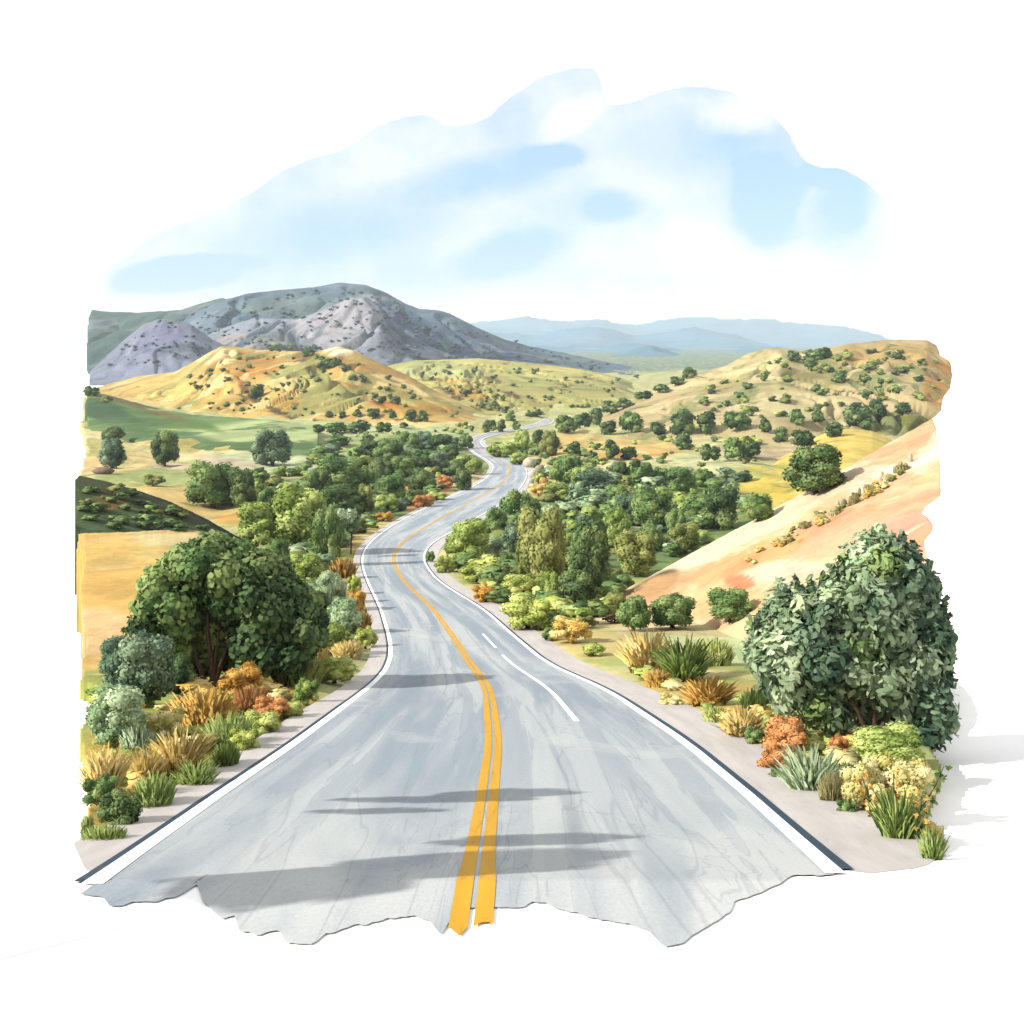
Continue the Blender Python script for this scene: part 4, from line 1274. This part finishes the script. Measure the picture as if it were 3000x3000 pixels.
row_of([(1082, 860, 34, 28, 'far', 'dark'), (1118, 868, 22, 18, 'far', 'dark'), (1154, 868, 44, 40, 'far', 'dark'), (1188, 868, 36, 26, 'far', 'dark'), (1290, 848, 40, 34, 'far', 'dark'), (1342, 872, 44, 34, 'far', 'dark'),
        (1386, 868, 50, 44, 'far', 'mid'), (1420, 866, 50, 34, 'far', 'dark')],
       {'*': 'small dark tree', 'dark': 'small dark tree', 'mid': 'small green tree'}, 'on the ochre flats below the tan hill', 'trees on the ochre flats')
P_(1070, 916, 78, 58, 'bush', 'mid', 'mid-green shrub with pale lobes, beside the outer curve of the road')
P_(1100, 925, 50, 44, 'bush', 'light', 'light shrub tucked right of the pale-lobed one by the curve')
P_(1052, 945, 50, 34, 'bush', 'light', 'light green shrub at the foot of the pale-lobed one')
P_(1088, 945, 46, 36, 'spiky', 'pale', 'pale spiky shrub with upright leaves, near the outer curve')
P_(1016, 935, 36, 22, 'low', 'golden', 'golden low shrub at the gravel edge of the outer curve')
P_(1016, 912, 30, 20, 'low', 'lime', 'lime low shrub among the pale boulders')
row_of([(1125, 938, 88, 52, 'bush', 'blue'), (1172, 905, 46, 34, 'bush', 'dark'), (1212, 922, 56, 54, 'spiky', 'mid'), (1248, 915, 44, 34, 'spiky', 'mid'), (1286, 930, 66, 48, 'bush', 'mid'), (1325, 920, 50, 34, 'bush', 'mid')],
       {'*': 'green shrub', 'blue': 'grey-green shrub', 'dark': 'dark green shrub', 'mid': 'fresh green shrub'}, 'in the long back row of the right-hand thicket', 'right thicket back row')
row_of([(1112, 966, 100, 44, 'spiky', 'pale'), (1165, 958, 60, 42, 'bush', 'mid'), (1230, 1000, 88, 84, 'round', 'mid'), (1185, 990, 64, 56, 'bush', 'blue'), (1276, 1012, 54, 50, 'bush', 'mid'), (1320, 985, 70, 50, 'bush', 'mid'), (1364, 1000, 88, 84, 'bush', 'dark')],
       {'*': 'green shrub', 'pale': 'pale spiky shrub', 'blue': 'grey-green shrub', 'dark': 'dark upright shrub', 'mid': 'green shrub'}, 'in the middle row of the right-hand thicket', 'right thicket middle row')
P_(1434, 985, 66, 54, 'round', 'mid', 'green round shrub on the crest of the sand bank, below the large dark one')
P_(1545, 934, 130, 96, 'round', 'dark', 'large dark round tree behind the crest of the sand bank', cat='tree')
P_(1296, 1046, 64, 58, 'round', 'olive', 'olive-brown round shrub at the top edge of the sand bank')
P_(1199, 1088, 104, 84, 'round', 'olive', 'olive yellow round shrub right of the tall clump')
P_(1166, 1032, 76, 74, 'bush', 'grassgreen', 'bright green shrub behind the olive yellow one')
P_(1230, 1040, 60, 50, 'bush', 'mid', 'mid-green shrub between the bright green one and the sand bank')
P_(974, 992, 74, 66, 'bush', 'mid', 'mid-green shrub at the inside of the bend')
P_(1000, 1010, 50, 66, 'bush', 'dark', 'dark upright shrub left of the tall clump')
P_(935, 1012, 64, 54, 'bush', 'mid', 'green shrub along the inner edge of the bend')
P_(881, 1062, 90, 82, 'round', 'light', 'light green round shrub at the inner edge of the bend')
P_(968, 1042, 58, 48, 'bush', 'blue', 'blue-green shrub left of the tall clump')
P_(930, 1052, 46, 38, 'bush', 'pale', 'pale shrub right of the light green round one')
P_(955, 1088, 54, 46, 'bush', 'mid', 'green shrub below the blue-green one by the tall clump')
P_(840, 1082, 46, 34, 'low', 'lime', 'lime low shrub at the tip of the inner bend')
P_(812, 1062, 24, 22, 'low', 'mid', 'small dark green shrub touching the inner road edge')
P_(900, 1100, 90, 32, 'low', 'lime', 'wide lime low shrub below the light green round one')
P_(1025, 1112, 116, 158, 'round', 'olive', 'tall olive shrub, left half of the tall clump')
P_(1112, 1135, 110, 150, 'round', 'dark', 'tall blue-dark shrub, right half of the tall clump')
P_(1085, 1146, 90, 66, 'bush', 'dark', 'dark shrub at the foot of the tall clump')
P_(1108, 1128, 66, 64, 'spiky', 'pale', 'pale spiky shrub standing out before the tall blue-dark one')
P_(1040, 1140, 46, 62, 'bush', 'light', 'light green upright shrub at the left foot of the tall clump')
P_(914, 1100, 28, 26, 'low', 'mid', 'small green shrub on the slope below the pale one')
P_(944, 1138, 60, 24, 'low', 'mid', 'flat dark green shrub on the lime slope beside the road')
P_(915, 1140, 60, 34, 'low', 'ochre', 'ochre low shrub hard by the right road edge')
P_(985, 1125, 80, 40, 'low', 'lime', 'yellow-green low shrub left of the tall clump foot')
P_(996, 1192, 118, 60, 'low', 'lime', 'broad yellow-green mound beside the right shoulder')
P_(1055, 1190, 40, 30, 'low', 'mid', 'dark green low shrub at the right end of the broad yellow-green mound')
P_(1078, 1215, 86, 44, 'low', 'golden', 'golden low shrub by the right shoulder below the mound')
P_(1040, 1210, 40, 26, 'low', 'mid', 'small green shrub on the shoulder between the mound and the golden one')
P_(1196, 1192, 76, 66, 'bush', 'mid', 'green shrub left of two round ones at the foot of the sand bank')
P_(1272, 1188, 104, 64, 'round', 'mid', 'wide sage-green shrub at the foot of the sand bank')
P_(1382, 1176, 98, 62, 'round', 'mid', 'sage-green shrub alone on the sand bank left of the juniper')
P_(1120, 1238, 60, 22, 'low', 'lime', 'flat lime shrub along the right shoulder')

# foreground right
P_(1222, 1268, 110, 84, 'fan', 'golden', 'golden spiky grass clump right of the road, farthest of the large ones')
P_(1290, 1282, 150, 80, 'fan', 'grassgreen', 'wide green spiky grass in front of the golden one')
P_(1345, 1255, 80, 54, 'grass', 'lime', 'lime grass behind the wide green spiky one')
P_(1240, 1295, 64, 34, 'grass', 'ochre', 'ochre grass below the golden spiky clump')
P_(1335, 1330, 110, 54, 'fan', 'ochre', 'orange-brown grass clump below the wide green spiky one')
P_(1265, 1338, 60, 26, 'low', 'straw', 'cream low shrub on the edge of the right shoulder')
P_(1400, 1390, 100, 56, 'fan', 'golden', 'golden-green grass clump beside the shoulder')
P_(1352, 1365, 60, 34, 'grass', 'lime', 'lime grass on the shoulder edge left of the golden-green clump')
P_(1420, 1340, 60, 44, 'grass', 'grassgreen', 'dark green grass at the left foot of the juniper')
P_(1490, 1428, 96, 68, 'bush', 'orange', 'terracotta shrub with spreading leaves in front of the juniper')
P_(1585, 1428, 50, 36, 'low', 'orange', 'small terracotta shrub at the foot of the juniper stems')
P_(1460, 1462, 60, 44, 'low', 'orange', 'low terracotta shrub nearest the shoulder')
P_(1425, 1408, 50, 30, 'low', 'mid', 'dark green low shrub on the shoulder left of the terracotta ones')
P_(1530, 1500, 120, 98, 'fan', 'pale', 'pale green spiky grass fan beside the right shoulder')
P_(1470, 1480, 44, 24, 'low', 'mid', 'little dark green shrub left of the pale spiky fan')
P_(1688, 1455, 150, 76, 'round', 'light', 'smooth green dome-shaped shrub below the juniper')
P_(1600, 1470, 60, 30, 'grass', 'grassgreen', 'short green grass left of the dome-shaped shrub')
P_(1640, 1535, 110, 92, 'low', 'straw', 'pale yellow shrub below the green dome, left one')
P_(1715, 1525, 120, 86, 'low', 'straw', 'pale yellow shrub below the green dome, right one')
P_(1570, 1520, 60, 70, 'grass', 'straw', 'straw-coloured grass right of the pale spiky fan')
P_(1695, 1592, 100, 112, 'fan', 'grassgreen', 'leafy green plant with paddle leaves at the lower right corner')
P_(1760, 1634, 66, 80, 'fan', 'grassgreen', 'small leafy plant, lowest at the right corner of the verge')
P_(1600, 1545, 40, 34, 'low', 'mid', 'dark green low shrub between the straw grass and the shoulder')


def sprig(px, py, tx, ty, n, pal, label):
    p = ray_ground(px, py)
    sc = p.y / F
    root = bpy.data.objects.new('wildflower', None)
    COL.objects.link(root)
    root.location = p
    top_ = Vector(((tx - px) * sc, 0.1, (py - ty) * sc))
    pts = [Vector((0, 0, -.03)), top_ * 0.4 + Vector((-0.06, 0, 0)), top_ * .75, top_]
    V_, F_ = tubes([[(q.x, q.y, q.z, (2.0 - 0.45 * i) * sc) for i, q in enumerate(pts)]], 6)
    mesh_obj('stem', V_, F_, LM['dark'], parent=root)
    lob = []
    for i in range(n):
        t_ = 0.25 + 0.75 * i / (n - 1)
        q = top_ * t_
        sgn = -1 if i % 2 else 1
        lob.append((q.x + sgn * 9 * sc, q.y, q.z, 3.2 * sc))
    me = crown_mesh('leaves', lob, n * 7, (15 if pal == 'mid' else 10) * sc, LM[pal], int(px), shape=PADDLE, up=0.5, core=0.0, fit=False)
    o = bpy.data.objects.new('leaves', me)
    COL.objects.link(o)
    o.parent = root
    tag(root, label, 'plant')


sprig(1716, 1592, 1786, 1452, 11, 'mid', 'tall thin green sprig with small leaves leaning over the right edge')
sprig(1665, 1575, 1630, 1470, 9, 'ochre', 'ochre flower stem rising left among the pale yellow shrubs')
sprig(1690, 1580, 1690, 1462, 9, 'ochre', 'ochre flower stem rising upright among the pale yellow shrubs')
sprig(1735, 1600, 1745, 1500, 8, 'ochre', 'ochre flower stem at the right of the pale yellow shrubs')

# ------------------------------------------------------------------ shrubs strewn over the slopes
SCRUB = {'v': [], 'f': [], 't': [], 'n': [], 'mi': [], 'base': 0, 'mats': []}


def scrub_add(p, W, H, pal, var):
    key = ('tiny', pal, var)
    if key not in CACHE:
        me_ = crown_mesh('tiny', dome_lobes(900 + var * 13, 4, 0.30, 0.2, 0.3), 70, 0.22, LM[pal], 900 + var)
        co = np.zeros(len(me_.vertices) * 3)
        me_.vertices.foreach_get('co', co)
        tn = np.zeros(len(me_.vertices))
        me_.attributes['tone'].data.foreach_get('value', tn)
        CACHE[key] = (co.reshape(-1, 3), [tuple(f.vertices) for f in me_.polygons], tn)
        bpy.data.meshes.remove(me_)
    co, fs, tn = CACHE[key]
    a_ = (p.x * 7.3 + p.y) % 6.28
    R_ = np.array([[math.cos(a_), -math.sin(a_), 0], [math.sin(a_), math.cos(a_), 0], [0, 0, 1]])
    S_ = SCRUB
    S_['v'].append((co @ R_.T) * (W, W, H) + np.array(p) - (0, 0, 0.06 * H))
    S_['n'].append(unit(((co - (0, 0, .4)) @ R_.T)))
    S_['t'].append(np.clip(tn * .8 + .1, 0, 1))
    b_ = S_['base']
    S_['f'] += [tuple(i + b_ for i in f) for f in fs]
    if pal not in S_['mats']:
        S_['mats'].append(pal)
    S_['mi'] += [S_['mats'].index(pal)] * len(fs)
    S_['base'] += len(co)


def strew(n, poly, size, pal, label, group, seed, squash=0.6, single=False, dmin=0, thr=-0.1):
    g = np.random.default_rng(seed)
    xs, ys = [p[0] for p in poly], [p[1] for p in poly]
    k = tries = 0
    while k < n and tries < n * 60:
        tries += 1
        px, py = g.uniform(min(xs), max(xs)), g.uniform(min(ys), max(ys))
        if not in_poly([px], [py], poly)[0] or mnoise.noise(Vector((px * .03, py * .05, seed))) < thr + g.uniform(-.15, .15):
            continue
        s_ = size * g.uniform(0.5, 1.5)
        if single:
            plant(px, py, s_ * 1.3, s_ * squash * 1.3, 'far', pal[k % len(pal)], label, group, parts=False)
        else:
            p = ray_ground(px, py)
            if p.y < dmin:
                continue
            sc = p.y / F
            hw = s_ * 0.65 * sc + 1.3
            if py > 795 and any(float(road_x(p.y + dy_, 0.0)) - hw < p.x < float(road_x(p.y + dy_, 1.0)) + hw for dy_ in (0, hw, 3 * hw)):
                continue
            scrub_add(p, s_ * 1.3 * sc, s_ * squash * 1.3 * sc, pal[k % len(pal)], k % 3)
        k += 1


strew(14, [(500, 655), (620, 660), (620, 668), (500, 664)], 13, ['dark', 'mid'], 'dark bush along the crest of the golden hill', 'bushes on the golden crest', 2, single=True)
strew(18, [(570, 672), (620, 672), (720, 745), (760, 770), (740, 775), (640, 710)], 14, ['dark'], 'dark bush crowding the gully of the golden hill', 'bushes in the golden gully', 12, single=True)
strew(20, [(1470, 672), (1560, 675), (1640, 720), (1620, 740), (1530, 700)], 20, ['dark', 'mid'], 'large scrub bush massed high on the tan hill', 'large scrub on the tan hill', 14, single=True)
strew(110, [(420, 672), (560, 664), (680, 690), (900, 780), (800, 795), (620, 790), (330, 775), (300, 740)], 8, ['dark', 'olive', 'mid'], '', '', 1)
strew(90, [(760, 690), (1000, 695), (1180, 720), (1150, 765), (1000, 780), (900, 760), (780, 715)], 7, ['dark', 'mid', 'olive'], '', '', 3)
strew(40, [(850, 730), (880, 725), (960, 775), (990, 790), (960, 792), (900, 770)], 9, ['dark', 'olive'], '', '', 13)
strew(110, [(1440, 672), (1560, 662), (1740, 655), (1780, 700), (1760, 760), (1650, 775), (1450, 790), (1300, 790), (1340, 730), (1420, 700)], 13, ['mid', 'dark', 'light', 'olive'], '', '', 4)
strew(60, [(600, 800), (900, 805), (880, 840), (640, 830)], 9, ['mid', 'light'], '', '', 5)
strew(45, [(1100, 830), (1440, 830), (1440, 880), (1100, 885)], 12, ['mid', 'olive', 'lime'], '', '', 6)
strew(190, [(560, 880), (640, 830), (900, 840), (905, 900), (820, 950), (700, 1000), (600, 1010)], 21, ['mid', 'mid', 'light', 'blue', 'dark', 'olive'], '', '', 7, thr=-0.6)
strew(90, [(480, 1010), (700, 1000), (690, 1230), (600, 1230), (560, 1100)], 34, ['mid', 'light', 'pale', 'olive', 'lime'], '', '', 21, thr=-0.6)
strew(70, [(400, 905), (640, 880), (640, 960), (420, 970)], 20, ['mid', 'light', 'olive'], '', '', 22, thr=-0.1)
strew(240, [(1000, 890), (1400, 890), (1430, 960), (1300, 1040), (1180, 1090), (960, 1010)], 25, ['mid', 'mid', 'light', 'pale', 'blue', 'olive'], '', '', 8, thr=-0.6)
strew(90, [(840, 1080), (960, 1030), (1180, 1110), (1150, 1190), (1040, 1200), (900, 1130)], 34, ['mid', 'light', 'lime', 'olive'], '', '', 23, thr=-0.5)
strew(80, [(930, 840), (1060, 830), (1150, 880), (1040, 900), (960, 880)], 13, ['mid', 'light', 'dark'], '', '', 24, thr=-0.4)
strew(60, [(180, 1290), (600, 1290), (520, 1380), (400, 1440), (200, 1560)], 40, ['lime', 'golden', 'grassgreen', 'straw'], '', '', 25, thr=-0.4, squash=.4)
strew(50, [(1200, 1270), (1420, 1300), (1700, 1450), (1780, 1600), (1500, 1480), (1300, 1350)], 40, ['lime', 'golden', 'grassgreen', 'straw'], '', '', 26, thr=-0.4, squash=.4)
strew(420, [(180, 690), (300, 606), (420, 570), (640, 540), (760, 575), (900, 620), (1050, 668), (1280, 716), (1200, 725), (900, 690), (600, 690), (400, 690)], 5.6, ['slate'], '', '', 9, dmin=1100, squash=.45)
strew(46, [(150, 915), (260, 935), (380, 985), (430, 1005), (160, 1000)], 20, ['dark', 'mid', 'dark', 'olive'], '', '', 31, thr=-0.3, squash=.45)
strew(60, [(1400, 1052), (1700, 890), (1712, 902), (1420, 1066)], 11, ['straw', 'golden', 'olive'], '', '', 32, thr=-0.5)
S_ = SCRUB
me = bpy.data.meshes.new('scrub')
me.from_pydata(np.concatenate(S_['v']).tolist(), [], S_['f'])
me.polygons.foreach_set('use_smooth', [True] * len(me.polygons))
for k_ in S_['mats']:
    me.materials.append(LM[k_])
me.polygons.foreach_set('material_index', S_['mi'])
at = me.attributes.new('tone', 'FLOAT', 'POINT')
at.data.foreach_set('value', np.concatenate(S_['t']).astype(np.float32))
me.update()
me.normals_split_custom_set_from_vertices(np.concatenate(S_['n']).tolist())
o = bpy.data.objects.new('scrub', me)
COL.objects.link(o)
o['kind'] = 'stuff'
o['label'] = 'low scrub dotted over the hills and between the bushes'

# ------------------------------------------------------------------ stones and dead wood
def rock(px, py, wp, hp, rgb, label, group=None, upright=False):
    p = ray_ground(px, py)
    sc = p.y / F
    iv, if_ = ico()
    sd = px * 0.37
    Vs = [tuple(np.array(v) * (1 + 0.28 * mnoise.noise(Vector((v[0] * 1.4 + sd, v[1] * 1.4, v[2] * 1.4)))) * (wp * sc / 2, wp * sc / 2 * .8, hp * sc * (0.55 if not upright else .6)) + (0, 0, hp * sc * .4)) for v in iv]
    key = 'stone_%d_%d_%d' % rgb
    mt = bpy.data.materials.get(key) or plain_mat(key, rgb, 0.25, 1.0)
    o = mesh_obj('stone' if upright else 'boulder', Vs, if_, mt, smooth=not upright)
    o.location = p
    tag(o, label, 'rock', group)


for i, (px, py, wp, hp, c_) in enumerate([(998, 882, 26, 20, (224, 214, 186)), (1018, 893, 18, 18, (176, 170, 150)), (1032, 888, 12, 12, (238, 234, 228)), (1004, 902, 16, 14, (236, 232, 224)), (1001, 920, 14, 18, (214, 212, 206)), (1026, 912, 18, 12, (210, 170, 100))]):
    rock(px, py, wp, hp, c_, ['wide cream boulder, largest by the outer curve', 'grey-olive boulder right of the wide cream one', 'small white boulder at the far right of the curve', 'white boulder below the wide cream one',
                              'pale grey upright boulder, nearest by the curve', 'ochre boulder under the grey-olive one'][i], 'boulders by the outer curve')
st = [(1566, 972), (1580, 962), (1592, 954), (1606, 948), (1620, 936), (1634, 928), (1650, 918), (1664, 908), (1690, 892), (1700, 880), (1718, 872)]
for i, (px, py) in enumerate(st):
    rock(px, py, 7 + 2 * ((i * 7) % 3), 10 + 4 * ((i * 5) % 3), [(196, 190, 178), (224, 208, 178), (166, 160, 142)][i % 3], 'small upright stone on the sand bank, %s from the left in its row' % ORDN[i], 'upright stones on the sand bank', True)
row_of([(1520, 996, 26, 14, 'grass', 'straw'), (1548, 984, 26, 16, 'grass', 'golden'), (1574, 972, 24, 16, 'grass', 'straw'), (1612, 950, 26, 18, 'grass', 'straw'), (1642, 930, 24, 18, 'grass', 'golden'), (1676, 908, 26, 18, 'grass', 'straw'),
        (1704, 888, 26, 18, 'grass', 'straw')], {'*': 'dry straw-coloured tuft', 'golden': 'dry golden tuft'}, 'in the line across the sand bank', 'dry tufts on the sand bank')
rock(660, 1112, 26, 14, (96, 96, 100), 'dark grey boulder on the verge under the two saplings')
rock(195, 894, 40, 14, (150, 124, 106), 'flat brown boulder at the foot of the blue-green meadow shrub')

p = ray_ground(1165, 1176)
sc = p.y / F
g = random.Random(4)
paths = []
for i in range(15):
    a_, L_ = g.uniform(-.25, .55), g.uniform(30, 62) * sc
    x0, y0, z0 = g.uniform(-30, 8) * sc, g.uniform(-10, 14) * sc, g.uniform(0, 8) * sc
    paths.append([(x0, y0, z0, 1.9 * sc), (x0 + L_ * .5 * math.cos(a_), y0, z0 + L_ * .5 * math.sin(a_) + 1 * sc, 1.6 * sc), (x0 + L_ * math.cos(a_), y0 + g.uniform(-4, 4) * sc, z0 + L_ * math.sin(a_), .8 * sc)])
V_, F_ = tubes(paths, 6)
o = mesh_obj('brushwood', V_, F_, plain_mat('dead_wood', (74, 52, 40), 0.4, 5.0))
o.location = p
tag(o, 'heap of dark fallen branches at the foot of the tall clump', 'branches')

# ------------------------------------------------------------------ air
m_hz = bpy.data.materials.new('haze')
m_hz.use_nodes = True
t = NT(m_hz.node_tree)
o_ = t.n('ShaderNodeOutputMaterial')
pv = t.n('ShaderNodeVolumePrincipled')
pv.inputs['Color'].default_value = (0.80, 0.93, 1.0, 1)
pv.inputs['Density'].default_value = 1 / 10000
pv.inputs['Anisotropy'].default_value = 0.0
t.l(pv.outputs[0], o_.inputs['Volume'])
bx0, bx1, by0, by1, bz0, bz1 = -9900, 9900, -9900, 9990, -48.0, 215.0
Vb = [(x, y, z) for x in (bx0, bx1) for y in (by0, by1) for z in (bz0, bz1)]
hz = mesh_obj('haze', Vb, [(0, 1, 3, 2), (4, 6, 7, 5), (0, 4, 5, 1), (2, 3, 7, 6), (0, 2, 6, 4), (1, 5, 7, 3)], m_hz, smooth=False, kind='stuff')
